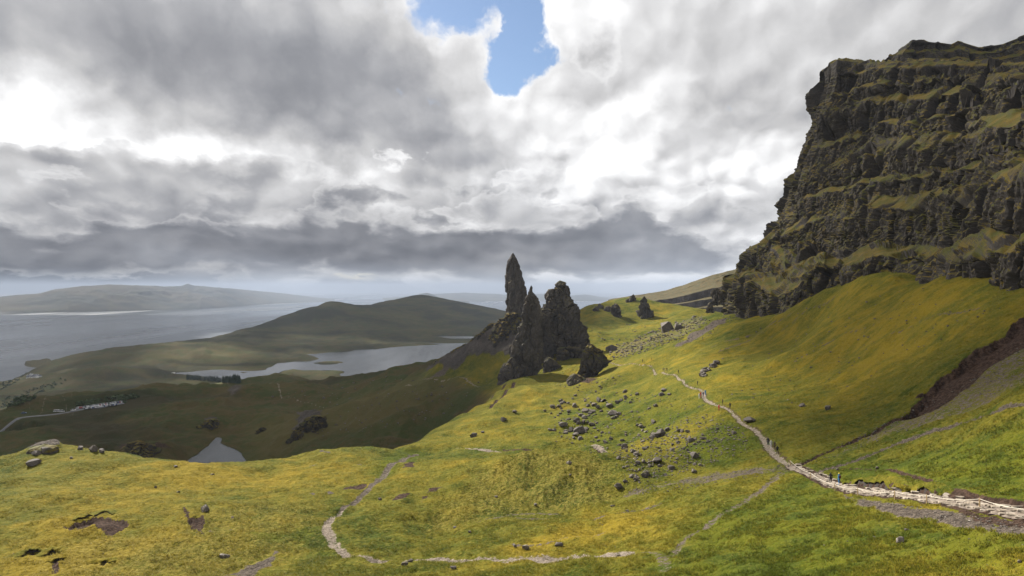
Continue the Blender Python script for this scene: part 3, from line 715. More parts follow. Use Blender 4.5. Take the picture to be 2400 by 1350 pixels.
# level stand for the car park and its road
ROAD_UV = [(-330,1032,5),(-120,998,5),(0,981,5),(60,972,5),(130,965,5),(170,961,5),(200,958,5),(235,955,6),(270,952,6)]
_rd = dense(uvline(ROAD_UV), 12)
_rz = np.array([zat(p[0], p[1]) for p in _rd]); _k = np.ones(9) / 9
_rz = np.convolve(np.pad(_rz, 20, mode='edge'), np.ones(41) / 41, 'valid')
def bed_road():
    lo, hi = _rd[:, :2].min(0) - 60, _rd[:, :2].max(0) + 60
    m = (GX > lo[0]) & (GX < hi[0]) & (GY > lo[1]) & (GY < hi[1])
    x, y = GX[m], GY[m]; best = np.full(x.shape, 1e9); zt = np.zeros(x.shape)
    for i in range(len(_rd) - 1):
        d, t = segdist(x, y, _rd[i, :2], _rd[i + 1, :2]); c = d < best
        best[c] = d[c]; zt[c] = (_rz[i] + (_rz[i + 1] - _rz[i]) * t)[c]
    k = 1 - sstep(best, 16, 50)
    GZ[m] = GZ[m] * (1 - k) + (zt - 0.35) * k
bed_road()

me = grid_mesh('ground', np.stack([GX, GY, GZ], -1).reshape(-1, 3), NT, NR, [MAT['ground']], attrs={'m1': M1.reshape(-1, 4), 'm2': M2.reshape(-1, 4)})
ground = link('ground', me, kind='structure', label='golden green hillside grass with brown moor below')
# cap under the viewpoint
n = 48; rim = [(math.sin(t) * 9.2, math.cos(t) * 9.2) for t in np.linspace(-math.pi, math.pi, n, endpoint=False)]
V = [(x, y, zat(x, y) - 0.05) for x, y in rim] + [(0, 0, CAMZ - 7.6)]
me = bpy.data.meshes.new('ground_cap'); me.from_pydata(V, [], [((i + 1) % n, i, n) for i in range(n)]); me.materials.append(MAT['ground'])
for a_ in ('m1', 'm2'): me.attributes.new(a_, 'FLOAT_COLOR', 'POINT').data.foreach_set('color', np.zeros(len(V) * 4, np.float32))
link('ground_cap', me, ground)

# ---------------------------------------------------------------- water
def disc(name, r, z, mat, n=128, c=(0, 0)):
    V = [(c[0] + r * math.sin(2 * math.pi * i / n), c[1] + r * math.cos(2 * math.pi * i / n), z) for i in range(n)]
    me = bpy.data.meshes.new(name); me.from_pydata(V, [], [list(range(n))[::-1]]); me.materials.append(mat)
    return link(name, me, kind='structure')
sea = disc('sea', 60000, 0.0, MAT['sea']); sea['label'] = 'silver grey sea between the coast and the long island'
def pool(name, poly, z, mat, label, grow=25):
    c = poly.mean(0); P = poly + (poly - c) / np.linalg.norm(poly - c, axis=1)[:, None] * grow
    bm = bmesh.new(); vs = [bm.verts.new((x, y, z)) for x, y in P]; f = bm.faces.new(vs); bm.normal_update()
    if f.normal.z < 0: f.normal_flip()
    bmesh.ops.triangulate(bm, faces=bm.faces[:])
    me = bpy.data.meshes.new(name); bm.to_mesh(me); me.materials.append(mat)
    return link(name, me, kind='structure', label=label)
pool('loch', LOCH_P, LOCH_Z, MAT['loch'], 'long grey loch with an islet behind the moor', 8)
pool('loch', FADA_P, LOCH_Z + 0.4, MAT['loch'], 'thin far loch strip beneath the dark ridge', 8)
pool('tarn', TARN_P, TARN_Z, MAT['tarn'], 'small rippled tarn in the dark hollow', 3)
# ---------------------------------------------------------------- cliffs
def interp(x, xs, ys): return np.interp(x, xs, ys)
def cliff(name, ctrl, left, right, zlo, ztop, ledges, nu, nz, label, amp=1.0, upow=1.0, tilt=0.0, plateau=None, mat='rock', kind='structure'):
    """ctrl: (u, zrel, depth); left: [(zrel, u)] silhouette; ztop: [(u, zrel)] rim; ledges: (fraction of height, shelf share of the band above it)"""
    fit = tps_fit([(u / 220.0, z / 60.0) for u, z, Y in ctrl], [math.log(Y) for u, z, Y in ctrl], 1e-4)
    lz = np.array([p[0] for p in left], float); lu = np.array([p[1] for p in left], float)
    s = np.linspace(0, 1, nu) ** upow; k = np.linspace(0, 1, nz)
    S, K = np.meshgrid(s, k, indexing='ij')
    zt0 = ztop[0][1]
    Ul = interp(zlo + (zt0 - zlo) * K, lz, lu); U = Ul + (right - Ul) * S
    ZT = interp(U, [p[0] for p in ztop], [p[1] for p in ztop])
    Z = zlo + (ZT - zlo) * K
    # stepped profile: nearly plumb faces between shelves
    L = np.array([p[0] for p in ledges], float); LW = np.array([p[1] for p in ledges], float)
    sh = tilt * (U - Ul[:, :1].min()) / 650.0
    kn = 0.055 * fbm(U / 130.0, K * 2.6, oct=4)
    ks = K - sh + kn
    i = np.clip(np.searchsorted(L, ks) - 1, 0, len(L) - 2)
    a, b, lw = L[i], L[i + 1], LW[i]; f = np.clip((ks - a) / (b - a), 0, 1)
    g = np.where(f < lw, f / lw * 0.80, 0.80 + (f - lw) / (1 - lw) * 0.20)
    kg = np.clip(a + g * (b - a) + sh - kn, 0, 1)
    edge = sstep(K, 0.0, 0.05) * (1 - sstep(K, 0.93, 1.0)); kg = K + (kg - K) * edge
    zg = zlo + (ZT - zlo) * kg
    Y = np.exp(tps_eval(fit, np.stack([U / 220.0, zg / 60.0], -1).reshape(-1, 2))).reshape(U.shape)
    A = (U - U0) / F
    P = np.stack([A * Y, Y, Z + CAMZ], -1)
    # wrap the far corner away from the eye
    nb = 40
    w = np.linspace(1, 0, nb, endpoint=False)[:, None]
    c0 = P[0][None]
    wrap = np.repeat(c0, nb, 0).copy()
    wrap[..., 0] += (w ** 2) * 55; wrap[..., 1] += np.sin(w * 1.5) * 70
    P = np.concatenate([wrap, P], 0); nu2 = nu + nb
    # top sheet running back from the rim
    if plateau:
        e = P[:, -1]; nP = 40; k = np.linspace(0, 1, nP + 1)[1:] ** 1.6
        rows = []
        for kk in k:
            Yp = e[:, 1] + plateau[0] * kk; q = e.copy()
            q[:, 0] = e[:, 0] * Yp / e[:, 1] + 20 * kk; q[:, 1] = Yp
            q[:, 2] = CAMZ + (e[:, 2] - CAMZ) * Yp / e[:, 1] * (1 - plateau[1] * kk)
            rows.append(q)
        P = np.concatenate([P, np.stack(rows, 1)], 1)
    nz2 = P.shape[1]
    # displacement along the face normal
    du = np.gradient(P, axis=0); dv = np.gradient(P, axis=1)
    N = np.cross(dv, du); N /= np.linalg.norm(N, axis=-1)[..., None] + 1e-9
    toward = np.sign(-(N * (P - np.array([0, 0, CAMZ]))).sum(-1)); N *= toward[..., None]
    for _ in range(6):
        N[1:-1] = (N[2:] + N[:-2] + 2 * N[1:-1]) / 4; N[:, 1:-1] = (N[:, 2:] + N[:, :-2] + 2 * N[:, 1:-1]) / 4
    N /= np.linalg.norm(N, axis=-1)[..., None] + 1e-9
    face = 1 - sstep(N[..., 2], 0.42, 0.70)
    x, y, zz = P[..., 0], P[..., 1], P[..., 2]
    wx = x + 1.6 * fbm(x / 9, y / 9, zz / 9, oct=3); wy = y + 1.6 * fbm(x / 9 + 40, y / 9, zz / 9, oct=3); wz = zz + 2.0 * fbm(x / 11, y / 11 + 30, zz / 11, oct=3)
    d = ridged(x / 60, y / 60, zz / 70, oct=3) * 7.0 - 2.8                                   # buttresses
    gul = ridged(x / 26, y / 26, zz / 160, oct=2); d -= 7.0 * sstep(gul, 0.48, 0.68) * (0.35 + 0.65 * face)   # gullies
    c1, e1 = cells(wx / 8.0, wy / 8.0, wz / 26.0); c2, e2 = cells(wx / 3.0 + 9, wy / 3.0, wz / 8.0)
    d += face * (c1 * 2.9 - 1.1 * (1 - sstep(e1, 0.0, 0.22)))                                 # columns with open joints
    d += (0.10 + 0.90 * face) * (c2 * 1.0 - 0.45 * (1 - sstep(e2, 0.0, 0.25)))                 # blocks
    d += face * fbm(x / 8.0, y / 8.0, zz / 20, oct=5, gain=0.60) * 2.2 + (0.15 + 0.85 * face) * fbm(x / 3, y / 3, zz / 2.2, oct=3, gain=0.6) * 0.7
    crag = sstep(fbm(x / 15, y / 15, zz / 9, oct=4), 0.16, 0.34)                              # ribs breaking through the grass
    d += crag * (1 - face) * (1.6 + c2 * 2.2)
    rim_ = np.ones(P.shape[1]); kk_ = np.linspace(0, 1, nz); rim_[:nz] = 1 - 0.75 * sstep(kk_, 0.93, 1.0); rim_[nz:] = 0.25
    P = P + N * (d * amp * rim_[None, :])[..., None]
    me = grid_mesh(name, P.reshape(-1, 3), nu2, nz2, [MAT[mat]], flip=True, smooth=False)
    return link(name, me, kind=kind, label=label)
def Zr(v, Y): return (V0 - v) / F * Y
CL = [(u, Zr(v, Y), Y) for u, v, Y in [
 (1710,735,430),(1720,700,430),(1745,600,430),(1800,565,430),(1830,530,430),(1850,460,430),(1870,390,430),(1890,310,430),(1905,250,430),(1912,190,428),(1915,150,425),
 (1800,700,352),(1800,620,372),(1900,692,306),(1900,590,330),(1950,540,345),(1950,450,368),(1960,300,398),(2000,150,412),(2020,642,270),
 (2130,630,248),(2100,560,260),(2100,512,276),(2100,415,302),(2100,290,333),(2100,143,378),
 (2200,645,210),(2250,665,190),(2250,560,200),(2250,470,226),(2250,370,252),(2250,245,282),(2250,146,328),
 (2290,692,176),(2400,684,160),(2400,540,168),(2400,392,184),(2400,320,206),(2400,200,242),(2400,150,284),
 (2600,684,138),(2600,520,144),(2600,340,160),(2600,280,180),(2600,170,208),(2600,130,246),(2750,684,125),(2750,510,132),(2750,320,146),(2750,260,164),(2750,150,190),(2750,120,226)]]
LEFT = [(-60,1712),(-17,1722),(-7,1730),(8,1742),(21,1758),(27,1776),(31,1806),(40,1842),(50,1862),(62,1880),(82,1904),(105,1930),(122,1948),(139,1958),(149,1962),(156,1962)]
RIM = [(1700,151),(1940,151),(2000,146),(2100,134),(2250,116),(2400,100),(2600,90),(2760,84)]
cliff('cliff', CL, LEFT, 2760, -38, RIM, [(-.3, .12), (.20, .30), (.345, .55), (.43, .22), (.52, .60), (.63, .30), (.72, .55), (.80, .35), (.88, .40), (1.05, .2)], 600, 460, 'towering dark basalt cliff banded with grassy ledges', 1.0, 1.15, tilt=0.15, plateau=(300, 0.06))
# upper tier set back above the rim
UC = [(u, Zr(v, Y), Y) for u, v, Y in [(2090,160,520),(2090,128,525),(2140,160,515),(2140,95,530),(2250,160,510),(2250,105,530),(2400,160,500),(2400,90,525),(2750,160,470),(2750,60,500)]]
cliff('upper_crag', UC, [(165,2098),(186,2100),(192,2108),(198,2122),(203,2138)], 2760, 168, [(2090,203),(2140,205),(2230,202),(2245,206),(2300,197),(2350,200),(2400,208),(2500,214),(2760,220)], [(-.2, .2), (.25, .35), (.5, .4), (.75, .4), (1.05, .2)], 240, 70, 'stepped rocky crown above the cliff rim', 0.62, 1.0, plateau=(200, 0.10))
# far stepped hill beyond the cliff
FC = [(u, Zr(v, Y), Y) for u, v, Y in [(1440,700,1340),(1500,690,1320),(1560,680,1290),(1650,652,1230),(1745,625,1170),(1850,590,1120),(1500,720,1240),(1560,715,1180),(1650,690,1130),(1745,665,1090),(1850,640,1050),(1560,748,1010),(1650,748,980),(1745,740,960),(1850,735,940),(1500,745,1080),(1440,725,1200)]]
def far_hill():
    nu, nz = 300, 150
    us = np.linspace(1425, 1900, nu); Z = np.empty((nu, nz)); Y = np.empty((nu, nz))
    top = np.interp(us, [1425,1470,1500,1560,1600,1650,1700,1745,1820,1900], [702,694,690,680,668,650,636,625,604,585])
    bot = np.interp(us, [1425,1500,1900], [752,758,762])
    k = np.linspace(0, 1, nz)
    for i, u in enumerate(us):
        # profile: bands of cliff with shelves between (fraction of image height, depth)
        n1 = 0.03 * pn(np.array([u / 60.0]), np.array([0.2]))[0]
        kz = np.array([0, .16, .20, .34, .38, .52, .56, .72, .76, 1.0]); kd = np.array([0, .004, .17, .174, .36, .364, .55, .555, .70, 1.0])
        kk = np.interp(np.clip(k + n1 * np.sin(k * math.pi), 0, 1), kz, kd)
        Yd = 960 + (u < 1500) * 0 + (300 - (u - 1425) * 0.22) * kk
        v = bot[i] + (top[i] - bot[i]) * k
        Y[i] = Yd; Z[i] = (V0 - v) / F * Yd + CAMZ
    A = ((us - U0) / F)[:, None]
    P = np.stack([A * Y, Y, Z], -1)
    e = P[:, -1]; rows = []
    for kk in np.linspace(0, 1, 16)[1:]:
        q = e.copy(); s_ = 1 + 0.35 * kk; q[:, 0] *= s_; q[:, 1] *= s_; q[:, 2] = CAMZ + (e[:, 2] - CAMZ) * s_ - 60 * kk ** 1.5; rows.append(q)
    P = np.concatenate([P, np.stack(rows, 1)], 1)
    x, y, z = P[..., 0], P[..., 1], P[..., 2]
    d = fbm(x / 26, y / 26, z / 60, oct=5, gain=0.55) * 9 + ridged(x / 60, y / 60, z / 60, oct=3) * 5
    P[..., 1] -= d; P[..., 2] += fbm(x / 30, y / 30, z / 20, oct=3) * 1.6
    me = grid_mesh('far_hill', P.reshape(-1, 3), nu, P.shape[1], [MAT['far_crag']], flip=True)
    link('far_hill', me, kind='structure', label='far grassy hill with three dark bands of crag')
far_hill()

# ---------------------------------------------------------------- pinnacles and crags
def loft(name, prof, Y, label, depth=0.8, nphi=180, nh=240, rough=1.0, tw=0.0, cat='rock', mat='pinnacle', sink=None, seed=0.0, lean=0.0, group=None, smooth=False, expo=2.6):
    """prof: (v, uLeft, uRight) from the tip downwards, all at depth Y"""
    if Y is None:
        h0 = hit((prof[-1][1] + prof[-1][2]) / 2, prof[-1][0] - 1.0); Y = 620.0 if h0 is None else float(min(h0[1], 760.0))
    v = np.array([p[0] for p in prof], float); uL = np.array([p[1] for p in prof], float); uR = np.array([p[2] for p in prof], float)
    if sink: v = np.r_[v, v[-1] + sink]; uL = np.r_[uL, uL[-1] - sink * 0.15]; uR = np.r_[uR, uR[-1] + sink * 0.15]
    k = np.linspace(0, 1, nh); vv = v[0] + (v[-1] - v[0]) * k
    l, r = np.interp(vv, v, uL), np.interp(vv, v, uR)
    cx = ((l + r) / 2 - U0) / F * Y; hw = (r - l) / 2 / F * Y; z = (V0 - vv) / F * Y + CAMZ
    hs = np.convolve(np.pad(hw, 12, mode='edge'), np.ones(25) / 25, 'valid')
    ph = np.linspace(0, 2 * math.pi, nphi, endpoint=False)[:, None]
    c, s_ = np.cos(ph), np.sin(ph)
    sup = (np.abs(c) ** expo + np.abs(s_) ** expo) ** (-1 / expo)
    x = cx[None] + hw[None] * c * sup
    y = Y + hs[None] * depth * s_ * sup + lean * (z[None] - z[-1]) + 0 * x
    zz = np.repeat(z[None], nphi, 0)
    nx = c + 0 * zz; ny = s_ + 0 * zz
    H = z[0] - z[-1]; sz = min(H, hw.max() * 3.0)
    o = seed * 37.7
    wx = x + 1.0 * fbm(x / 6, y / 6, zz / 6, oct=3); wy = y + 1.0 * fbm(x / 6 + 40, y / 6, zz / 6, oct=3); wz = zz + 1.2 * fbm(x / 7, y / 7 + 30, zz / 7, oct=3)
    c1, e1 = cells(wx / 5.2 + o, wy / 5.2, wz / 13.0); c2, e2 = cells(wx / 2.1 + o, wy / 2.1, wz / 4.5)
    d = (ridged(x / (sz * .35) + o, y / (sz * .35), zz / (sz * .6), oct=3) - 0.35) * sz * 0.050
    d += c1 * 2.0 - 0.8 * (1 - sstep(e1, 0.0, 0.22)) + c2 * 0.75 - 0.35 * (1 - sstep(e2, 0.0, 0.25))
    d += fbm(x / 4.5 + o, y / 4.5, zz / 10, oct=5, gain=0.6) * 1.0
    d *= rough * np.clip(hs / 5.0, 0.22, 1.0)[None]
    wid = np.clip(d, -0.55 * hs[None], 0.5 * hs[None])
    P = np.stack([x + nx * wid, y + ny * wid, zz + 0.35 * d], -1)
    tip = P[:, 0].mean(0) + np.array([0, 0, 0.4]); P[:, 0] = tip
    base = Vector((float(cx[-1]), Y, float(z[-1])))
    P -= np.array(base)
    me = grid_mesh(name, P.reshape(-1, 3), nphi, nh, [MAT[mat]], wrap=True, flip=False, smooth=smooth)
    ob = link(name, me, label=label, category=cat)
    ob.location = base
    if group: ob['group'] = group
    return ob
loft('rock_pinnacle', [(593,1201,1203.5),(597,1198,1206),(604,1194.5,1209),(612,1190,1213),(622,1188.5,1216.5),(632,1187,1219),(650,1186,1223),(671,1187,1230),(690,1185.5,1235),(710,1185.5,1236),(730,1187.5,1236),(752,1180,1240),(790,1165,1246)], 478,
     'tallest standing stone, a tapering dark spire on a rocky ridge', 0.85, 150, 220, 0.85, seed=1, sink=20)
loft('rock_pinnacle', [(669,1244,1246.5),(673,1242,1249),(680,1239.5,1248.5),(686,1239,1252),(690,1237,1257),(700,1232,1257.5),(715,1228,1261.5),(730,1226.5,1261.5),(750,1222.5,1264),(775,1213.5,1266.5),(800,1200,1268),(820,1194,1269),(836,1194,1269),(846,1208,1269),(865,1211,1267),(880,1216,1258),(893,1221,1245)], 402,
     'thin jagged rock needle with a mossy knob on top', 0.62, 150, 220, 1.35, seed=2, sink=18)
loft('rock_pinnacle', [(659,1311,1314),(664,1306,1324),(670,1303,1331),(677,1300,1332.5),(681,1291,1333),(692,1285,1333),(702,1282,1333.5),(712,1282,1341),(720,1277,1351),(730,1270,1354),(742,1267,1356),(760,1265,1363),(780,1265,1372),(800,1267,1379),(815,1268,1378),(830,1276,1374),(845,1282,1370)], 445,
     'broad dark rock tower with a blocky mossy summit', 0.75, 170, 210, 1.55, expo=3.5, seed=3, sink=25)
# blocky outcrop beside the path end
loft('rock_outcrop', [(804,1380,1383),(808,1377,1390),(815,1373,1398),(824,1371,1410),(834,1366,1424),(845,1361,1432),(854,1360,1428),(866,1358,1412),(878,1354,1400),(890,1350,1392)], 372,
     'stepped columnar outcrop capped with grass beside the path end', 0.6, 130, 120, 1.3, expo=3.0, mat='rock', seed=4, sink=25)
loft('rock_outcrop', [(876,1343,1350),(880,1336,1360),(888,1331,1372),(898,1329,1376),(906,1329,1366)], 352,
     'low broken outcrop below the stepped columnar rock', 0.9, 140, 100, 0.8, seed=5, sink=14)
# ridge carrying the standing stone
for sd, pr, Y, lb in ((6, [(733,1196,1215),(738,1183,1232),(748,1170,1236),(765,1158,1238),(790,1148,1236),(815,1145,1230),(838,1150,1226)], 470, 'rocky plinth beneath the tallest standing stone'),
                      (7, [(757,1150,1160),(764,1140,1176),(778,1126,1186),(798,1116,1190),(822,1112,1186)], 482, 'dark crag on the ridge next to the rocky plinth'),
                      (8, [(783,1122,1130),(790,1112,1142),(803,1098,1150),(818,1090,1150),(834,1086,1146)], 488, 'grass topped crag midway down the shadowed ridge'),
                      (9, [(806,1086,1094),(813,1074,1106),(824,1062,1112),(838,1056,1110)], 494, 'small crag low on the shadowed ridge'),
                      (10, [(832,1044,1050),(838,1032,1064),(848,1022,1070),(862,1016,1066)], 498, 'last knuckle of rock at the foot of the shadowed ridge')):
    loft('ridge_crag', pr, Y, lb, 0.7, 100, 80, 1.4, mat='rock', expo=3.5, seed=sd, sink=22)
loft('rock_outcrop', [(838,1198,1206),(846,1190,1214),(862,1180,1222),(880,1172,1224),(896,1168,1216)], 398, 'grey broken rock at the shaded foot of the needle', 0.8, 140, 110, 1.0, seed=11, sink=16)
loft('rock_outcrop', [(838,1282,1290),(846,1276,1304),(856,1274,1316),(862,1276,1314)], 408, 'low dark rock between the needle and the broad tower', 0.8, 120, 90, 0.9, seed=12, sink=12)
loft('rock_outcrop', [(814,1312,1352),(820,1305,1372),(832,1302,1376),(840,1306,1374)], 428, 'low rock shelf at the foot of the broad tower', 0.7, 130, 90, 1.7, expo=4.5, seed=13, sink=16)
loft('rock_outcrop', [(735,1258,1270),(745,1248,1284),(770,1240,1292),(800,1236,1296),(835,1232,1298)], 432, 'dark saddle of rock joining the needle to the broad tower', 0.6, 120, 120, 1.4, seed=31, sink=20, expo=3.0)
# crags on the back hill
for sd, pr, Y, lb in ((14, [(694,1509,1512),(699,1505,1516),(708,1500,1520),(720,1497,1524),(732,1495,1527),(742,1498,1528)], None, 'pointed dark crag on the sunlit back hill'),
                      (15, [(690,1484,1486),(694,1479,1488),(699,1473,1491),(706,1470,1493)], None, 'small horned crag on the crest of the back hill'),
                      (16, [(711,1440,1446),(716,1434,1452),(724,1430,1455),(733,1434,1459),(744,1442,1456)], None, 'split dark crag leaning over the hollow'),
                      (17, [(717,1424,1430),(722,1420,1434),(729,1416,1436)], None, 'little crag beside the split dark crag'),
                      (18, [(712,1404,1407),(717,1400,1412),(723,1398,1415)], None, 'sharp tooth of rock on the hollow rim'),
                      (19, [(718,1395,1398),(723,1391,1403),(729,1389,1406)], None, 'low tooth of rock below the hollow rim'),
                      (20, [(676,1680,1690),(681,1673,1698),(690,1670,1704),(704,1668,1706)], None, 'squat dark tower beside the cliff foot'),
                      (21, [(710,1662,1666),(715,1657,1671),(722,1654,1674)], None, 'small grey crag below the squat tower')):
    loft('hill_crag', pr, Y, lb, 0.8, 80, 60, 1.7, seed=sd, sink=10)
# crags in the dark valley and on the knoll
for sd, pr, Y, lb in ((22, [(974,735,742),(980,720,756),(990,708,762),(1004,700,762)], None, 'shadowed crag rising from the moor'),
                      (23, [(1008,690,698),(1016,684,706),(1030,678,706)], None, 'shadowed broken rib below the moor crag'),
                      (24, [(983,486,500),(989,476,510),(998,472,514)], None, 'flat shadowed rocks above the tarn'),
                      (25, [(1043,100,108),(1046,88,120),(1050,80,128),(1056,76,132)], None, 'pale lichened outcrop on the knoll brow'),
                      (27, [(1000,610,616),(1005,602,622),(1012,598,626)], None, 'low dark rocks on the moor slope past the tarn'),
                      (26, [(1034,322,330),(1040,300,340),(1050,280,352),(1062,268,360)], None, 'dark broken bank left of the tarn')):
    loft('rock_outcrop', pr, Y, lb.replace('left of', 'beside'), 0.8, 110, 80, 0.6 if sd == 25 else 1.8, expo=3.5, mat='rock', seed=sd, sink=14)

# ---------------------------------------------------------------- distant land
def far_land(name, outline, base_v, Y0, Y1, label, col, n=400, m=40, seed=0.0):
    """outline: (u, v) of the skyline; the land climbs from its shore to the skyline behind it"""
    us = np.linspace(outline[0][0], outline[-1][0], n); top = np.interp(us, [p[0] for p in outline], [p[1] for p in outline])
    sh = np.interp(us, [p[0] for p in base_v], [p[1] for p in base_v])
    k = np.linspace(0, 1, m)
    A = ((us - U0) / F)[:, None]
    Yb = np.clip(CAMZ / ((sh - V0) / F), 500, 45000)[:, None]
    Yt = Yb * (1 + Y1)
    zt = ((V0 - top) / F)[:, None] * Yt + CAMZ
    Yk = Yb + (Yt - Yb) * k[None]
    Zk = -8 + (zt + 8) * (k[None] ** 0.72) + 0 * Yk
    X_ = A * Yk
    bump_ = fbm(X_ / 900 + seed, Yk / 900, oct=6, gain=0.55)
    Zk = Zk + bump_ * np.maximum(zt, 30) * 0.35 * np.sin(np.clip(k, 0, 1) * math.pi)[None] + ridged(X_ / 400, Yk / 400, oct=4) * 14 * np.minimum(k * 6, 1)[None] * (Zk > 4)
    P = np.stack([X_, Yk, Zk], -1)
    e = P[:, -1]; rows = []
    for kk in (0.1, 0.25, 0.5, 1.0):
        q = e.copy(); q[:, 1] += (Yt - Yb)[:, 0] * 0.8 * kk; q[:, 0] = A[:, 0] * q[:, 1]; q[:, 2] = e[:, 2] * (1 - kk) - 10 * kk; rows.append(q)
    P = np.concatenate([P, np.stack(rows, 1)], 1)
    me = grid_mesh(name, P.reshape(-1, 3), n, P.shape[1], [col], flip=True)
    return link(name, me, kind='structure', label=label)
def mat_far():
    m, nt, bs = new_mat('distant_moor'); P = position(nt).outputs['Position']
    a = noise(nt, P, 0.0011, 6, 0.6); b = noise(nt, P, 0.006, 5, 0.6)
    col = mixc(nt, a.step(0.38, 0.62), (0.022, 0.026, 0.018), (0.052, 0.044, 0.026)); col = mixc(nt, b.step(0.5, 0.75) * 0.6, col, (0.07, 0.078, 0.025))
    nt.links.new(col.k, bs.inputs['Base Color']); bs.inputs['Roughness'].default_value = 0.95; bs.inputs['Specular IOR Level'].default_value = 0.1
    return m
MAT['far'] = mat_far()
far_land('island', [(-420,715),(-200,705),(-60,702),(0,696),(40,692),(95,688),(130,678),(180,672),(255,667),(330,670),(400,672),(425,670),(440,666),(455,670),(520,675),(600,682),(680,690),(740,697),(800,704),(840,711)],
         [(-420,737),(0,733),(160,732),(330,728),(470,724),(560,718),(640,712),(740,708.5),(840,708)], 0, 0.22, 'long hazy island across the sound', MAT['far'], 500, 50, 1.0)
far_land('mainland_hills', [(840,706),(900,700),(960,694),(1000,690),(1045,688),(1090,686),(1150,689),(1210,692),(1270,689),(1330,694),(1370,690),(1420,698),(1500,702),(1600,700),(1800,698),(2100,700)],
         [(840,707),(1200,706),(2100,706)], 0, 0.25, 'pale blue hills along the far horizon', MAT['far'], 300, 24, 7.0)
far_land('headland', [(955,702),(968,696),(985,689),(1000,687),(1012,690),(1030,698),(1060,704),(1100,707)], [(955,719),(1100,719)], 0, 0.12, 'pointed far headland behind the dark ridge', MAT['far'], 120, 24, 3.0)
far_land('skerry', [(53,856),(60,851),(75,848),(95,846),(108,842),(116,843),(122,848),(130,852)], [(53,862),(130,866)], 0, 0.05, 'low dark rocky islet just off the coast', MAT['rock'], 80, 24, 5.0)
# ---------------------------------------------------------------- boulders
def rock_mesh(seed, n=16, flat=0.7):
    rs = np.random.RandomState(seed); bm = bmesh.new()
    p = rs.normal(size=(n, 3)); p /= np.linalg.norm(p, axis=1)[:, None]
    p = np.sign(p) * np.abs(p) ** 0.75 * rs.uniform(0.78, 1.0, (n, 1)); p *= np.array([1, rs.uniform(.65, 1), flat * rs.uniform(.75, 1.1)]) * 0.5
    for q in p: bm.verts.new(q)
    r = bmesh.ops.convex_hull(bm, input=bm.verts)
    bmesh.ops.delete(bm, geom=[v for v in bm.verts if not v.link_faces], context='VERTS')
    me = bpy.data.meshes.new('boulder'); bm.to_mesh(me); bm.free()
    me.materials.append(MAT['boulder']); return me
ROCKS = [rock_mesh(s, 15 + s % 6, 0.62 + 0.05 * (s % 5)) for s in range(12)]
rnd = random.Random(5)
def boulder(u, v, px, label, group=None, k=None, sink=0.22, zsc=1.0):
    h = hit(u, v)
    if h is None: return
    s = 1.35 * px / F * h[1]
    o = link('boulder', ROCKS[rnd.randrange(12) if k is None else k], label=label, category='boulder')
    o.scale = (s, s * rnd.uniform(.8, 1.1), s * zsc * rnd.uniform(.85, 1.15))
    o.rotation_euler = (rnd.uniform(-.3, .3), rnd.uniform(-.3, .3), rnd.uniform(0, 6.28))
    o.location = (h[0], h[1], h[2] + s * 0.30 * zsc * (1 - sink * 2))
    if group: o['group'] = group
    return o
# rockfall on the sunlit slope, read off the photograph (enlarged 5.4 times from 1260, 900)
FALL = [(295,220,62),(190,300,60),(470,290,80),(395,365,66),(610,360,90),(700,360,70),(770,210,66),(830,220,60),(910,290,66),(950,400,110),(600,440,70),(490,475,76),(590,495,66),(690,530,72),(325,535,90),(210,595,54),(430,605,80),(530,620,120),(610,590,74),(160,590,52),(260,405,38),(90,345,38),(480,150,40),(740,105,44),(1105,105,50),(1110,180,54),(1255,135,46),(1600,95,60),(1570,145,64),(1665,140,50),(1490,290,58),(1415,320,40),(1465,485,62),(1310,545,52),(720,280,60),(760,300,56),(640,285,54),(330,240,46),(270,290,50),(550,400,60),(660,380,54),(1010,240,52),(1060,215,50),(1030,390,64),(960,440,60),(480,650,70),(450,690,50),(540,700,56),(735,685,40),(815,625,46),(770,725,40),(860,750,56),(925,705,50),(1000,420,44),(520,500,50),(350,630,60),(360,600,48)]
for x, y, w in FALL:
    sz_ = 'huge' if w >= 105 else 'large' if w >= 74 else 'middling' if w >= 55 else 'smaller'
    wh_ = 'towards the pinnacles' if y < 330 else 'in the heart of the rockfall' if y < 520 else 'near the tussock mound'
    boulder(1260 + x / 5.4, 900 + y / 5.4, w / 5.4 * 1.05, '%s angular grey boulder on bright grass, %s' % (sz_, wh_), '%s rockfall boulders %s' % (sz_, wh_))
LOWER = [(1550,660,150),(1480,665,90),(1510,990,110),(1350,1180,80),(1390,1150,76),(1190,1180,66),(1110,1245,56),(1025,1310,100),(1980,925,110),(1980,1120,76),(1690,1080,80),(1425,1045,70),(1270,1010,66),(1030,945,60),(1215,870,80),(1100,810,76),(1250,900,70),(1350,830,70),(1780,750,60),(1930,730,80),(1830,610,66),(1900,610,60),(1740,700,44),(2100,700,70),(1640,590,70),(1440,690,70),(1990,1030,60),(2060,1035,46),(1280,1095,52),(1340,990,60),(1240,1220,60),(1330,740,50),(1540,1050,56),(2280,580,46),(2250,700,40),(1790,600,66),(1700,850,60),(1900,850,50),(1070,720,56),(1120,650,46),(1280,650,46),(1370,610,46)]
for x, y, w in LOWER:
    sz_ = 'great' if w >= 100 else 'large' if w >= 70 else 'middling'
    wh_ = 'close under the footpath' if x > 1750 else 'above the dry gully' if y > 900 else 'below the rockfall'
    boulder(1260 + x / 5.4, 900 + y / 5.4, w / 5.4, '%s brown grey boulder on shaded green turf %s' % (sz_, wh_), '%s brown boulders %s' % (sz_, wh_))
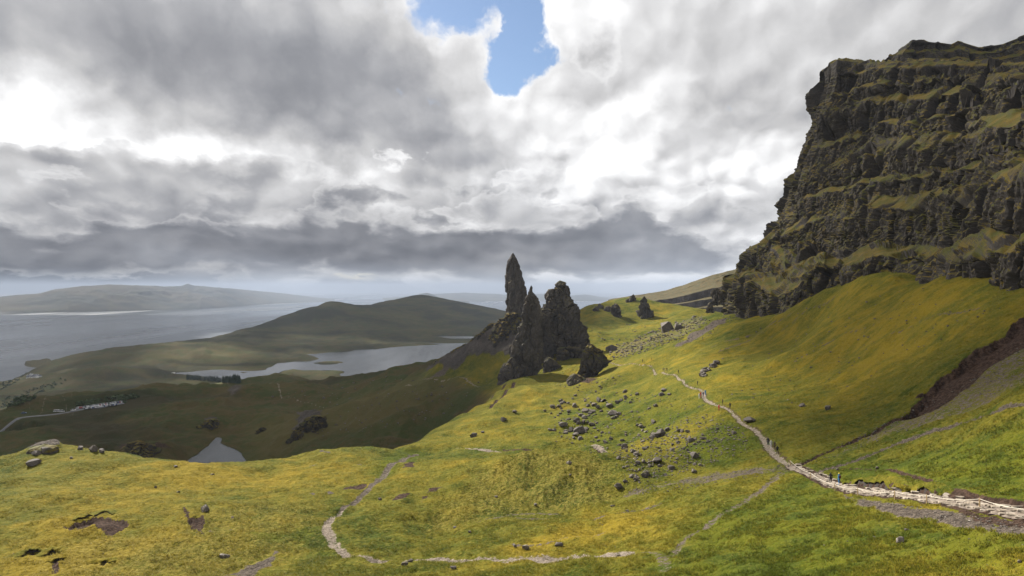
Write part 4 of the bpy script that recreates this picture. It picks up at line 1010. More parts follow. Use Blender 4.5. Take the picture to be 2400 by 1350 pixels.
def inpoly(poly):
    P = np.array(poly, float); lo, hi = P.min(0), P.max(0)
    while True:
        u, v = rnd.uniform(lo[0], hi[0]), rnd.uniform(lo[1], hi[1])
        if sdf(P, np.array([u]), np.array([v]))[0] < 0: return u, v
for i in range(85):
    u, v = inpoly([(1290,960),(1340,930),(1480,925),(1540,945),(1500,1000),(1430,1035),(1330,1035),(1285,1010)])
    boulder(u, v, rnd.uniform(3.5, 8), 'small grey stone between the big boulders of the rockfall', 'small stones of the rockfall')
for i in range(75):
    u, v = inpoly([(1440,1040),(1520,1000),(1640,980),(1690,1010),(1660,1070),(1560,1120),(1470,1130)])
    boulder(u, v, rnd.uniform(3.5, 8.5), 'small brown stone on the shaded turf under the footpath', 'small stones under the footpath')
for i in range(24):
    t = i / 23.0
    boulder(1640 + 40 * t + rnd.uniform(-5, 5), 882 - 26 * t + rnd.uniform(-6, 6), rnd.uniform(6, 15), 'grey block in the short row of stones above the footpath', 'row of blocks above the footpath')
ONES = [(78,1090,26,'lone brown boulder below the pale outcrop on the knoll'),(86,1066,17,'flat boulder tucked under the pale outcrop'),(108,1060,18,'brown slab beside the pale outcrop'),(190,1054,15,'pale domed boulder on the knoll skyline'),(218,1057,20,'pale topped block on the knoll skyline'),(238,1060,14,'round dark boulder on the knoll skyline'),
 (480,1198,19,'pale white boulder beside the forked peat scar'),(526,1309,24,'dark mossy boulder on the tussocky slope'),(168,1075,9,'small stone lying on the knoll grass'),(498,1113,7,'little cairn stone on the knoll'),(412,1094,7,'small pale stone above the tarn'),(365,1143,8,'dark stone set in the knoll turf'),(418,1154,6,'black pebble of rock on the knoll'),
 (2110,1271,17,'dark flat slab lying in the bright grass'),(1310,1280,16,'pale upright stone in the golden grass'),(1206,1281,11,'rust brown stone in the golden grass'),(1231,1288,17,'dark stone on the gold slope over the lower path'),(1063,1333,14,'pale stone below the lower path'),(948,1326,15,'flat dark slab beside the lower path'),(962,1317,12,'dark block at the lower path edge'),
 (1110,1024,18,'dark pair of boulders on the spur'),(1131,1014,9,'little block up from the dark boulders on the spur'),(1180,986,14,'grey boulder on the sunny spur'),(1206,967,11,'rounded grey boulder high on the sunny spur'),(1334,1088,14,'slanting grey boulder on the tussock mound'),(1336,1114,6,'white stone on the tussock mound'),(1163,1166,9,'pinkish stone at the mound foot'),(1255,1184,9,'pale stone under the mound'),(1066,1237,8,'round stone below the mound'),(1101,1248,7,'dark round stone below the mound'),(890,1172,10,'long slab above the path bend'),
 (1562,777,44,'huge grey boulder in the rubble gully'),(1590,771,18,'block wedged behind the huge gully boulder'),(1432,822,24,'long boulder at the gully mouth'),(1757,989,20,'flat boulder beside the footpath bend'),(1881,953,13,'pale boulder on the hillside above the footpath'),(1940,960,16,'half buried pale rock high on the hillside'),(1720,1017,12,'grey block just under the footpath'),(1470,1198,8,'brown stone by the dry gully'),(1436,1188,10,'grey stone by the dry gully'),
 (1450,1302,9,'small stone where the lower path fades'),(2050,1262,7,'pale pebble of rock in the lush grass'),(2125,1243,9,'white stone in the lush grass'),(2390,1318,10,'white slab at the lush grass edge'),(1962,1102,9,'pale slab where the streams meet'),(2056,1098,9,'cream slab by the thin stream')]
for u, v, w, lb in ONES: boulder(u, v, w, lb)

# small loose stones nobody could count
def rubble(name, label, spots):
    Vs, Fs, o = [], [], 0
    tm = []
    for me in ROCKS[:6]:
        bm = bmesh.new(); bm.from_mesh(me); bmesh.ops.triangulate(bm, faces=bm.faces[:])
        bm.verts.index_update(); tm.append((np.array([v.co[:] for v in bm.verts]), np.array([[v.index for v in f.verts] for f in bm.faces]))); bm.free()
    for (x, y, z, s) in spots:
        V, T = tm[rnd.randrange(6)]; a = rnd.uniform(0, 6.28); c, sn = math.cos(a), math.sin(a)
        Q = V * s * np.array([1, rnd.uniform(.7, 1), rnd.uniform(.6, 1)])
        Q = np.stack([Q[:, 0] * c - Q[:, 1] * sn + x, Q[:, 0] * sn + Q[:, 1] * c + y, Q[:, 2] + z + s * 0.08], -1)
        Vs.append(Q); Fs.append(T + o); o += len(V)
    me = raw_mesh(name, np.concatenate(Vs), np.concatenate(Fs), [MAT['boulder']], smooth=False)
    return link(name, me, kind='stuff', label=label)
def scatter(poly, n, p0, p1):
    o = []
    for _ in range(n):
        u, v = inpoly(poly); h = hit(u, v)
        if h is not None: o.append((h[0], h[1], h[2], (p0 + (p1 - p0) * rnd.random() ** 2.2) / F * h[1]))
    return o
rubble('rubble', 'loose grey stones filling the gully behind the tower', scatter([(1418,818),(1470,800),(1540,772),(1600,748),(1640,738),(1665,752),(1600,792),(1540,815),(1480,836),(1440,845)], 850, 1.2, 9) + scatter([(1380,770),(1500,750),(1540,780),(1420,810)], 50, 2, 7)
       + scatter([(1712,735),(1740,745),(1640,800),(1560,812),(1620,770)], 200, 1.0, 6))
rubble('gravel', 'scattered stones over the hillside and stream beds', scatter([(1285,1000),(1340,925),(1500,915),(1700,960),(1700,1080),(1560,1130),(1470,1140),(1420,1045),(1300,1040)], 700, 2.2, 7)
       + scatter([(1450,1060),(1500,1010),(1640,975),(1740,1000),(1760,1060),(1600,1110),(1480,1130)], 900, 2.4, 9)
       + scatter([(1480,1140),(1600,1125),(1850,1085),(1860,1105),(1700,1130),(1500,1165)], 420, 2.0, 6)
       + scatter([(2100,976),(2240,915),(2400,800),(2400,905),(2200,985),(1960,1070),(2010,1020)], 420, 2.0, 7)
       + scatter([(1975,1160),(2130,1185),(2400,1225),(2400,1252),(2200,1225),(2020,1185)], 420, 2.0, 7)
       + scatter([(1880,1085),(1960,1045),(2100,978),(2120,985),(1980,1060),(1890,1100)], 150, 1.5, 5)
       + scatter([(1750,1350),(1800,1200),(2000,1190),(2400,1260),(2400,1350)], 90, 1.0, 5)
       + scatter([(1020,1330),(1100,1200),(1400,1190),(1550,1200),(1500,1320)], 130, 1.0, 4)
       + scatter([(0,1340),(20,1120),(300,1090),(700,1090),(880,1090),(760,1240),(600,1340)], 70, 1.0, 4)
       + scatter([(1600,860),(1800,760),(2050,650),(2350,720),(2100,880),(1800,980)], 260, 1.8, 8)
       + scatter([(620,930),(900,880),(1150,890),(1000,1000),(750,1030)], 260, 2, 8)
       + scatter([(1290,900),(1420,880),(1470,880),(1400,930)], 90, 2, 8) + scatter([(1345,1040),(1460,1055),(1450,1075),(1370,1060)], 60, 2, 7))

# ---------------------------------------------------------------- paved footpath with its rope fence
def simple_mat(name, c, rough=0.7, var=0.25, scale=6.0, metal=0.0):
    m, nt, bs = new_mat(name); P = position(nt).outputs['Position']
    n_ = noise(nt, P, scale, 4, 0.6)
    col = mixc(nt, n_.step(0.3, 0.7), tuple(x * (1 - var) for x in c), tuple(min(x * (1 + var), 1) for x in c))
    nt.links.new(col.k, bs.inputs['Base Color']); bs.inputs['Roughness'].default_value = rough; bs.inputs['Metallic'].default_value = metal
    return m
MAT['paving'] = simple_mat('paving_stone', (0.185, 0.150, 0.112), 0.8, 0.38, 1.3)
MAT['paving_pale'] = simple_mat('paving_stone_pale', (0.25, 0.21, 0.165), 0.8, 0.3, 1.7)
MAT['earth'] = simple_mat('path_earth', (0.11, 0.085, 0.066), 0.95, 0.4, 2.0)
MAT['wood'] = simple_mat('post_wood', (0.34, 0.24, 0.12), 0.7, 0.3, 9.0)
MAT['rope'] = simple_mat('rope_fibre', (0.50, 0.46, 0.38), 0.9, 0.2, 20.0)
MAT['asphalt'] = simple_mat('road_asphalt', (0.085, 0.085, 0.09), 0.8, 0.2, 0.4)
def ribbon(name, D, lift, mat, label, wk=1.0):
    V = []
    for i, p in enumerate(D):
        t = D[min(i + 1, len(D) - 1), :2] - D[max(i - 1, 0), :2]; t /= np.linalg.norm(t) + 1e-9; nrm = np.array([-t[1], t[0]])
        c = zat(p[0], p[1])
        for s_ in (-1, -0.5, 0, 0.5, 1):
            q = p[:2] + nrm * s_ * p[2] * wk; V.append((q[0], q[1], max(zat(q[0], q[1]), c - 0.25) + lift * (1 if abs(s_) < 0.9 else -1.5)))
    me = grid_mesh(name, np.array(V), len(D), 5, [mat], flip=True)
    return link(name, me, kind='structure', label=label)
path = ribbon('path', PAVED_D, 0.05, MAT['earth'], 'stone paved footpath curving along the hillside')
def slab_mesh(seed):
    rs = np.random.RandomState(100 + seed); n = rs.randint(5, 8); bm = bmesh.new()
    an = np.sort(rs.uniform(0, 2 * math.pi, n) * 0.25 + np.linspace(0, 2 * math.pi, n, endpoint=False)); rr = rs.uniform(.8, 1.05, n) * 0.5
    lo = [bm.verts.new((math.cos(a) * r * 1.04, math.sin(a) * r * 1.04, -0.5)) for a, r in zip(an, rr)]
    mi = [bm.verts.new((math.cos(a) * r, math.sin(a) * r, 0.30 + rs.uniform(-.1, .1))) for a, r in zip(an, rr)]
    hi = [bm.verts.new((math.cos(a) * r * 0.86, math.sin(a) * r * 0.86, 0.5 + rs.uniform(-.08, .08))) for a, r in zip(an, rr)]
    for i in range(n):
        j = (i + 1) % n; bm.faces.new((lo[i], lo[j], mi[j], mi[i])); bm.faces.new((mi[i], mi[j], hi[j], hi[i]))
    bm.faces.new(hi)
    me = bpy.data.meshes.new('stone'); bm.to_mesh(me); bm.free(); me.materials.append(MAT['paving' if seed % 3 else 'paving_pale']); return me
SLABS = [slab_mesh(i) for i in range(12)]
def pave():
    D = PAVED_D; L = np.r_[0, np.cumsum(np.linalg.norm(np.diff(D[:, :2], axis=0), axis=1))]
    s, n, row = 1.0, 0, 0
    while s < L[-1] - 0.5 and n < 298:
        x, y, w = (np.interp(s, L, D[:, i]) for i in range(3))
        x2, y2 = (np.interp(s + 0.4, L, D[:, i]) for i in range(2)); a = math.atan2(y2 - y, x2 - x)
        far_ = math.hypot(x, y); ln = (0.60 if far_ < 80 else 0.66) * rnd.uniform(.9, 1.15)
        c = -w * 0.95 + (0.2 if row % 2 else 0.0)
        while c < w * 0.9 and n < 298:
            wd = rnd.uniform(.7, 1.25); cc = c + wd / 2
            px, py = x - math.sin(a) * cc + rnd.uniform(-.08, .08), y + math.cos(a) * cc + rnd.uniform(-.08, .08)
            o = link('stone', SLABS[rnd.randrange(12)], path)
            o.scale = (ln * 1.12, wd * 1.02, rnd.uniform(.12, .20)); o.rotation_euler = (rnd.uniform(-.06, .06), rnd.uniform(-.06, .06), a + rnd.uniform(-.25, .25))
            o.location = (px, py, zat(px, py) + 0.05 + rnd.uniform(-.03, .04)); n += 1
            c += wd + 0.03
        s += ln; row += 1
    return s, L[-1], n
print('PAVED', pave())
# cut banks of peat under a lip of turf, their shade painted into the black
def bank(uv, hgt, label, deep=2.6):
    P = dense([(hit(u, v), (u, v, 1.0)) for u, v in uv], 8); n_ = len(P); V = []
    for i, p in enumerate(P):
        t = P[min(i + 1, n_ - 1), :2] - P[max(i - 1, 0), :2]; t /= np.linalg.norm(t) + 1e-9
        b = np.array([-t[1], t[0]]); b = b if b @ p[:2] > 0 else -b
        e = math.sin(math.pi * i / (n_ - 1)) ** 0.5; h = hgt * e * (1 + 0.35 * math.sin(i * 1.7) * rnd.random())
        j = 0.12 * math.sin(i * 2.3) + rnd.uniform(-.06, .06); z = zat(p[0], p[1])
        for back, dz in ((-0.05, -0.25), (0.10, h * 0.45), (0.22, h * 0.78), (0.02, h * 0.86), (-0.03, h * 0.98), (0.35, h * 1.06), (deep * 0.45, h * 0.8), (deep, -0.12)):
            q = p[:2] + b * (back + j * (1 if back < deep * 0.4 else 0)) * (1 if back < 1 else e)
            zb = zat(q[0], q[1]) if back > 0.5 else z
            V.append((q[0], q[1], zb + dz))
    me = grid_mesh('peat_bank', np.array(V), n_, 8, [MAT['ground'], MAT['peat']], attrs={'m1': np.zeros((n_ * 8, 4)), 'm2': np.zeros((n_ * 8, 4))})
    for pl in me.polygons: pl.material_index = 1 if (pl.index % 7) < 3 else 0
    bm = bmesh.new(); bm.from_mesh(me); bmesh.ops.recalc_face_normals(bm, faces=bm.faces[:])
    if sum(f.normal.z for f in bm.faces) < 0: bmesh.ops.reverse_faces(bm, faces=bm.faces[:])
    bm.to_mesh(me); bm.free()
    return link('peat_bank', me, label=label, category='bank')
MAT['peat'] = simple_mat('shade_black_peat', (0.022, 0.016, 0.012), 0.95, 0.4, 3.0)  # peat colour that also stands for the shade on cut faces
bank([(1978,1137),(2005,1140),(2040,1143),(2075,1146),(2100,1149),(2122,1153)], 0.75, 'black peat bank above the paved path beside the yellow hat walker')
bank([(2128,1154),(2150,1157),(2180,1160),(2202,1163)], 0.5, 'shorter peat bank further along above the paved path')
bank([(52,1306),(62,1300),(78,1297),(96,1296)], 0.55, 'crescent shade-dark peat hollow on the knoll, widest of the cluster')
bank([(104,1304),(116,1299),(128,1297),(138,1297)], 0.45, 'second crescent shade-dark peat hollow on the knoll')
bank([(122,1320),(136,1315),(150,1312)], 0.40, 'small shade-dark peat hollow under the two crescents')
bank([(236,1324),(247,1320),(258,1319)], 0.40, 'lone little shade-dark peat hollow on the terraced turf')
bank([(172,1222),(205,1212),(240,1203),(262,1207)], 0.35, 'thin turf lip along the top of the wide peat scar')
# rope fence
fence = bpy.data.objects.new('rope_fence', None); COL.objects.link(fence)
fence['label'] = 'low wooden posts strung with pale rope beside the paved path'; fence['category'] = 'fence'
def tube(name, pts, r, mat, parent, n=6):
    bm = bmesh.new(); pts = [Vector(p) for p in pts]; rings = []
    for i, p in enumerate(pts):
        t = (pts[min(i + 1, len(pts) - 1)] - pts[max(i - 1, 0)]).normalized(); a = t.orthogonal().normalized(); b = t.cross(a)
        rad = r[i] if isinstance(r, (list, tuple)) else r
        rings.append([bm.verts.new(p + (a * math.cos(2 * math.pi * k / n) + b * math.sin(2 * math.pi * k / n)) * rad) for k in range(n)])
    for A, B in zip(rings[:-1], rings[1:]):
        for k in range(n): bm.faces.new((A[k], A[(k + 1) % n], B[(k + 1) % n], B[k]))
    bm.faces.new(rings[0][::-1]); bm.faces.new(rings[-1])
    bmesh.ops.recalc_face_normals(bm, faces=bm.faces[:])
    me = bpy.data.meshes.new(name); bm.to_mesh(me); bm.free(); me.materials.append(mat)
    return link(name, me, parent)
POSTS = [(1852,1092),(1900,1122),(1956,1150),(2010,1162),(2097,1171),(2172,1181),(2296,1192),(2442,1222)]
tops = []
for u, v in POSTS:
    h = hit(u, v); t = Vector((h[0], h[1], h[2] + 1.02)); tops.append(t)
    tube('post', [(h[0], h[1], h[2] - 0.3), (h[0], h[1], h[2] + 0.95), (h[0], h[1], h[2] + 1.02)], [0.065, 0.062, 0.045], MAT['wood'], fence, 8)
for a, b in zip(tops[:-1], tops[1:]):
    pts = []
    for k in range(13):
        f = k / 12; p = a.lerp(b, f); p.z -= 0.10 + 0.30 * (1 - (2 * f - 1) ** 2) * min((b - a).length / 12, 1); pts.append(p)
    tube('rope', pts, 0.022, MAT['rope'], fence, 5)

# ---------------------------------------------------------------- walkers
def cloth(name, c): return simple_mat(name, c, 0.85, 0.15, 14.0)
CL_ = {k: cloth('cloth_' + k, c) for k, c in dict(black=(.012, .012, .014), navy=(.015, .02, .05), red=(.42, .02, .02), blue=(.03, .16, .36), white=(.50, .50, .48), grey=(.16, .16, .17), brown=(.07, .045, .03), yellow=(.70, .48, .03), maroon=(.09, .015, .02), teal=(.02, .08, .09)).items()}
SKIN = simple_mat('skin', (.42, .27, .20), 0.6, 0.1, 20); HAIR = simple_mat('hair', (.05, .03, .02), 0.7, 0.3, 30); BOOT = simple_mat('boot_leather', (.03, .022, .018), 0.8, 0.2, 20)
def walker_mesh(stride, swing, bend):
    """one continuous body grown from a joint skeleton; returns mesh with slots jacket, trousers, skin, hair, boots"""
    V, E, Rr, T = [], [], [], []
    def add(p, r, par, tag):
        V.append(p); Rr.append(r); T.append(tag)
        if par is not None: E.append((par, len(V) - 1))
        return len(V) - 1
    pel = add((0, 0, .96), .135, None, 1); sp = add((0, .01 + bend * .4, 1.16), .13, pel, 0); ch = add((0, .02 + bend, 1.38), .145, sp, 0)
    nk = add((0, .03 + bend, 1.50), .058, ch, 2); hb = add((0, .045 + bend, 1.585), .082, nk, 2); ht = add((0, .04 + bend, 1.68), .088, hb, 3); add((0, .035 + bend, 1.735), .055, ht, 3)
    ns = add((0, .135 + bend, 1.60), .018, hb, 2)
    for s in (-1, 1):
        add((s * .088, .035 + bend, 1.61), .018, hb, 2)
        sw = swing * s
        sh = add((s * .185, .015 + bend, 1.41), .068, ch, 0); el = add((s * .245, -.02 + sw * .12 + bend, 1.14), .052, sh, 0)
        wr = add((s * .25, .08 + sw * .22 + bend, .92), .036, el, 0); pa = add((s * .25, .10 + sw * .24 + bend, .855), .032, wr, 2)
        for q, (dx, dl) in enumerate(((-.026, .075), (-.009, .085), (.009, .080), (.026, .066))):
            kn = add((s * .25 + dx * .4, .115 + sw * .25 + bend + dx, .81), .0095, pa, 2); add((s * .24 + dx * .3, .125 + sw * .25 + bend + dx, .81 - dl * .6), .008, kn, 2)
        add((s * .215, .135 + sw * .25 + bend, .825), .0095, pa, 2)
        lg = stride * s
        hp = add((s * .095, 0, .88), .105, pel, 1); kn = add((s * .10, lg * .55 + .05, .50), .068, hp, 1); an = add((s * .10, lg - .02, .10 + max(0, -lg) * .16), .048, kn, 1)
        hl = add((s * .10, lg, .055 + max(0, -lg) * .12), .05, an, 4); add((s * .105, lg + .15, .045), .042, hl, 4)
    me = bpy.data.meshes.new('person'); me.from_pydata(V, E, []); ob = bpy.data.objects.new('tmp_walker', me); COL.objects.link(ob)
    sk = ob.modifiers.new('skin', 'SKIN'); sk.use_smooth_shade = True
    for i, sv in enumerate(me.skin_vertices[0].data): sv.radius = (Rr[i], Rr[i] * (0.72 if T[i] == 0 and i < 3 else 1)); sv.use_root = (i == 0)
    ss = ob.modifiers.new('sub', 'SUBSURF'); ss.levels = 1
    dg = bpy.context.evaluated_depsgraph_get(); out = bpy.data.meshes.new_from_object(ob.evaluated_get(dg))
    bpy.data.objects.remove(ob); P = np.array(V)
    seg = [(np.array(V[a]), np.array(V[b]), T[b]) for a, b in E]
    for pl in out.polygons:
        c = np.array(pl.center); best = min(seg, key=lambda s_: np.linalg.norm(c - (s_[0] + (s_[1] - s_[0]) * np.clip(((c - s_[0]) @ (s_[1] - s_[0])) / max((s_[1] - s_[0]) @ (s_[1] - s_[0]), 1e-6), 0, 1))))
        m = best[2]
        if m == 3 and c[1] > .07 + bend and c[2] < 1.69: m = 2
        if m == 2 and c[2] > 1.55 and c[1] < .02 + bend: m = 3
        pl.material_index = m; pl.use_smooth = True
    return out
POSES = [walker_mesh(.22, .9, .03), walker_mesh(-.20, -.9, .05), walker_mesh(.07, .2, .0), walker_mesh(.14, -.5, .02)]
def box_mesh(name, sx, sy, sz, mat, bev=0.3):
    bm = bmesh.new(); bmesh.ops.create_cube(bm, size=1)
    for v in bm.verts: v.co = Vector((v.co.x * sx, v.co.y * sy * (0.75 if v.co.z > 0 else 1), v.co.z * sz))
    bmesh.ops.bevel(bm, geom=bm.edges[:], offset=min(sx, sy, sz) * bev, segments=2, affect='EDGES')
    me = bpy.data.meshes.new(name); bm.to_mesh(me); bm.free(); me.materials.append(mat); return me
def person(u, v, pose, face, jacket, legs, label, pack=None, hat=None, h=1.75):
    g = hit(u, v); me = POSES[pose].copy(); me.materials.clear()
    for m in (CL_[jacket], CL_[legs], SKIN, HAIR, BOOT): me.materials.append(m)
    o = link('person', me, label=label, category='person', group='walkers on the footpath')
    o.location = (g[0], g[1], zat(g[0], g[1]) - 0.01); o.rotation_euler = (0, 0, R(face)); s = h / 1.78; o.scale = (s, s, s)
    if pack:
        p = link('backpack', box_mesh('backpack', .30, .20, .46, CL_[pack]), o); p.location = (0, -.17, 1.24)
    if hat:
        bm = bmesh.new(); bmesh.ops.create_uvsphere(bm, u_segments=12, v_segments=8, radius=.105)
        for v_ in bm.verts:
            if v_.co.z < -0.01: v_.co.z = -0.012; v_.co.x *= 1.02
        m2 = bpy.data.meshes.new('hat'); bm.to_mesh(m2); bm.free(); m2.materials.append(CL_[hat]); q = link('hat', m2, o); q.location = (0, .03, 1.70)
    return o
person(1947, 1133, 0, 150, 'black', 'black', 'walker in black standing at the start of the paved path')
person(1967, 1136, 2, 20, 'blue', 'black', 'walker with a yellow hat and blue sleeves beside the peat bank', 'maroon', 'yellow')
person(1800, 1044, 1, 170, 'navy', 'navy', 'navy clad walker leading the group above the junction')
person(1807, 1050, 0, 170, 'white', 'grey', 'walker in a pale jacket among the group above the junction', 'grey')
person(1816, 1054, 3, 20, 'brown', 'brown', 'brown jacketed walker at the path edge above the junction')
person(1822, 1064, 1, 175, 'black', 'black', 'black clad walker last in the group above the junction', 'black')
person(1685, 962, 2, 190, 'red', 'black', 'walker in a bright red jacket below the path')
person(1694, 949, 0, 30, 'brown', 'brown', 'brown clad walker behind the red jacket')
person(1711, 958, 1, 10, 'black', 'black', 'dark walker coming down beside the red jacket', 'navy')
person(1639, 934, 2, 160, 'white', 'navy', 'walker in a white top in the huddle on the bend')
person(1642, 931, 3, 200, 'red', 'navy', 'walker in a red top in the huddle on the bend')
person(1648, 930, 0, 180, 'navy', 'black', 'navy walker with pale pack in the huddle on the bend', 'white')
person(1653, 926, 1, 150, 'blue', 'black', 'blue jacketed walker in the huddle on the bend')
person(1635, 903, 0, 20, 'black', 'black', 'lone dark walker up the path from the huddle')
person(1590, 876, 1, 10, 'black', 'black', 'lone walker in black below the far trio')
for u, p_, c in ((1554, 0, 'navy'), (1558, 1, 'grey'), (1563, 3, 'black')):
    person(u, 870, p_, 180, c, 'black', 'tiny walker of the far trio on the path')
person(1506, 849, 0, 190, 'black', 'grey', 'tiny walker on the path by the rubble gully')
person(1527, 845, 2, 60, 'brown', 'black', 'tiny walker standing off the path on the golden slope')

# ---------------------------------------------------------------- car park, road, hamlet, dam, plantation
road = ribbon('road', np.c_[_rd[:, :2], np.full(len(_rd), 3.6)], 0.30, MAT['asphalt'], 'thin grey coast road running to the car park')
def car_park():
    P = [hit(u, v) for u, v in ((178,962),(235,958),(292,947),(288,940),(225,948),(176,957))]
    c = np.mean(P, axis=0); V = [(p[0], p[1], zat(p[0], p[1]) + 0.5) for p in P]
    bm = bmesh.new(); f = bm.faces.new([bm.verts.new(v) for v in V]); bm.normal_update()
    if f.normal.z < 0: f.normal_flip()
    me = bpy.data.meshes.new('pavement'); bm.to_mesh(me); bm.free(); me.materials.append(MAT['asphalt'])
    link('pavement', me, kind='structure', label='grey car park surface below the moor')
car_park()
GLASS = simple_mat('car_glass', (.02, .025, .03), 0.1, 0.1, 1); TYRE = simple_mat('car_tyre', (.015, .015, .015), 0.9, 0.1, 1)
def car_mesh(paint, van=False):
    bm = bmesh.new(); h = 1.0 if van else 0.62
    body = [(-2.1, .35), (-2.12, .75), (-1.9, .92), (1.0, .95), (2.0, .82), (2.15, .6), (2.1, .35)]
    cab = [(-1.95 if van else -1.75, .93), (-1.8 if van else -1.2, .93 + h), (1.1 if van else .25, .93 + h), (1.7 if van else 1.05, .93)]
    def prism(pr, w, w2, mi):
        A = [bm.verts.new((x, -(w if z < 1 else w2), z)) for x, z in pr]; B = [bm.verts.new((x, (w if z < 1 else w2), z)) for x, z in pr]
        fs = [bm.faces.new(A), bm.faces.new(B[::-1])] + [bm.faces.new((A[i], B[i], B[(i + 1) % len(pr)], A[(i + 1) % len(pr)])) for i in range(len(pr))]
        for f in fs: f.material_index = mi
        return fs
    prism(body, .9, .9, 0); fs = prism(cab, .86, .70, 1)
    fs[3].material_index = 0
    for x in (-1.35, 1.35):
        for s in (-1, 1):
            r = bmesh.ops.create_cone(bm, cap_ends=True, segments=10, radius1=.33, radius2=.33, depth=.22, matrix=Matrix.Translation((x, s * .82, .33)) @ Matrix.Rotation(R(90), 4, 'X'))
            for f in {f for v in r['verts'] for f in v.link_faces}: f.material_index = 2
    bmesh.ops.recalc_face_normals(bm, faces=bm.faces[:])
    me = bpy.data.meshes.new('parked_car'); bm.to_mesh(me); bm.free()
    for m in (paint, GLASS, TYRE): me.materials.append(m)
    return me
PAINT = {k: simple_mat('paint_' + k, c, 0.3, 0.03, 1) for k, c in dict(white=(.72, .72, .72), silver=(.42, .43, .45), black=(.02, .02, .022), blue=(.03, .07, .20), red=(.35, .02, .02), grey=(.12, .12, .13)).items()}
CARS = {k: car_mesh(m) for k, m in PAINT.items()}; VAN = car_mesh(PAINT['white'], True)
def park(me, u, v, ang, label, group):
    h = hit(u, v)
    o = link('parked_car' if me is not VAN else 'parked_van', me, label=label, category='car' if me is not VAN else 'van', group=group)
    o.location = (h[0], h[1], zat(h[0], h[1]) + 0.52); o.rotation_euler = (0, 0, ang)
for row, (a, b) in enumerate((((181, 959), (284, 944.5)), ((200, 960), (272, 950.5)))):
    n_ = 32 if row == 0 else 22
    for i in range(n_):
        if rnd.random() < 0.08: continue
        f = i / (n_ - 1); k = rnd.choice(['white', 'white', 'silver', 'silver', 'black', 'blue', 'red', 'grey', 'white'])
        park(CARS[k], a[0] + (b[0] - a[0]) * f, a[1] + (b[1] - a[1]) * f, R(120) + rnd.uniform(-.06, .06), 'tiny %s car in the packed car park' % k, '%s cars in the car park' % k)
for u, v in ((131, 966.5), (136, 966), (145, 967)): park(VAN, u, v, R(35), 'white van pulled up beside the coast road', 'vans beside the road')
park(CARS['white'], 172, 964, R(35), 'white car alone on the verge near the car park', 'cars near the road')
park(CARS['blue'], 56, 970.5, R(30), 'dark blue car driving on the coast road', 'cars near the road')
WALL = simple_mat('house_render', (.75, .74, .70), 0.8, 0.08, .5); SLATE = simple_mat('roof_slate', (.10, .105, .12), 0.7, 0.2, .8)
def house(u, v, L, Wd, H, ang, label):
    h = hit(u, v); o = bpy.data.objects.new('cottage', None); COL.objects.link(o)
    o.location = (h[0], h[1], zat(h[0], h[1]) - 0.4); o.rotation_euler = (0, 0, R(ang)); o['label'] = label; o['category'] = 'house'; o['group'] = 'cottages of the hamlet'
    def mesh(name, V, Fc, mat):
        me = bpy.data.meshes.new(name); me.from_pydata(V, [], Fc); me.materials.append(mat); return link(name, me, o)
    a, b, g = L / 2, Wd / 2, H + Wd * 0.42
    mesh('wall', [(-a,-b,0),(a,-b,0),(a,b,0),(-a,b,0),(-a,-b,H),(a,-b,H),(a,b,H),(-a,b,H),(-a,0,g),(a,0,g)], [(0,1,5,4),(2,3,7,6),(1,2,6,9,5),(3,0,4,8,7)], WALL)
    e = .35
    mesh('roof', [(-a-e,-b-e,H-.25),(a+e,-b-e,H-.25),(a+e,0,g+.12),(-a-e,0,g+.12),(a+e,b+e,H-.25),(-a-e,b+e,H-.25)], [(0,1,2,3),(3,2,4,5)], SLATE)
    mesh('chimney', [(-a+.2,-.4,g-.5),(-a+1,-.4,g-.5),(-a+1,.4,g-.5),(-a+.2,.4,g-.5),(-a+.2,-.4,g+1.1),(-a+1,-.4,g+1.1),(-a+1,.4,g+1.1),(-a+.2,.4,g+1.1)], [(0,1,5,4),(1,2,6,5),(2,3,7,6),(3,0,4,7),(4,5,6,7)], WALL)
    for x in (-a * .55, a * .55):
        mesh('window', [(x-.6,-b-.03,1.2),(x+.6,-b-.03,1.2),(x+.6,-b-.03,2.5),(x-.6,-b-.03,2.5)], [(0,1,2,3)], GLASS)
    mesh('door', [(-.5,-b-.03,.1),(.5,-b-.03,.1),(.5,-b-.03,2.2),(-.5,-b-.03,2.2)], [(0,1,2,3)], SLATE)
for u, v, L, ang in ((70, 884, 13, 10), (74, 880, 11, -20), (79, 885, 12, 30), (84, 882, 15, 5), (87, 885, 10, -35), (92, 884, 9, 60), (66, 886, 8, 20)):
    house(u, v, L, 7, 3.6, ang, 'tiny white cottage of the coastal hamlet')
def dam():
    h = hit(398, 873.5); o = bpy.data.objects.new('dam', None); COL.objects.link(o)
    o['label'] = 'small pale concrete dam at the loch outflow'; o['category'] = 'dam'
    o.location = (h[0], h[1], LOCH_Z); o.rotation_euler = (0, 0, R(62))
    wl = link('wall', box_mesh('wall', 34, 3.0, 9, WALL, 0.1), o); wl.location = (0, 0, 0.5)
    for x in (-13, 0, 13):
        p = link('buttress', box_mesh('buttress', 2.2, 6.0, 8, WALL, 0.1), o); p.location = (x, -2.0, 0)
dam()
FIR = simple_mat('fir_needles', (.018, .030, .012), 0.95, 0.4, .7)
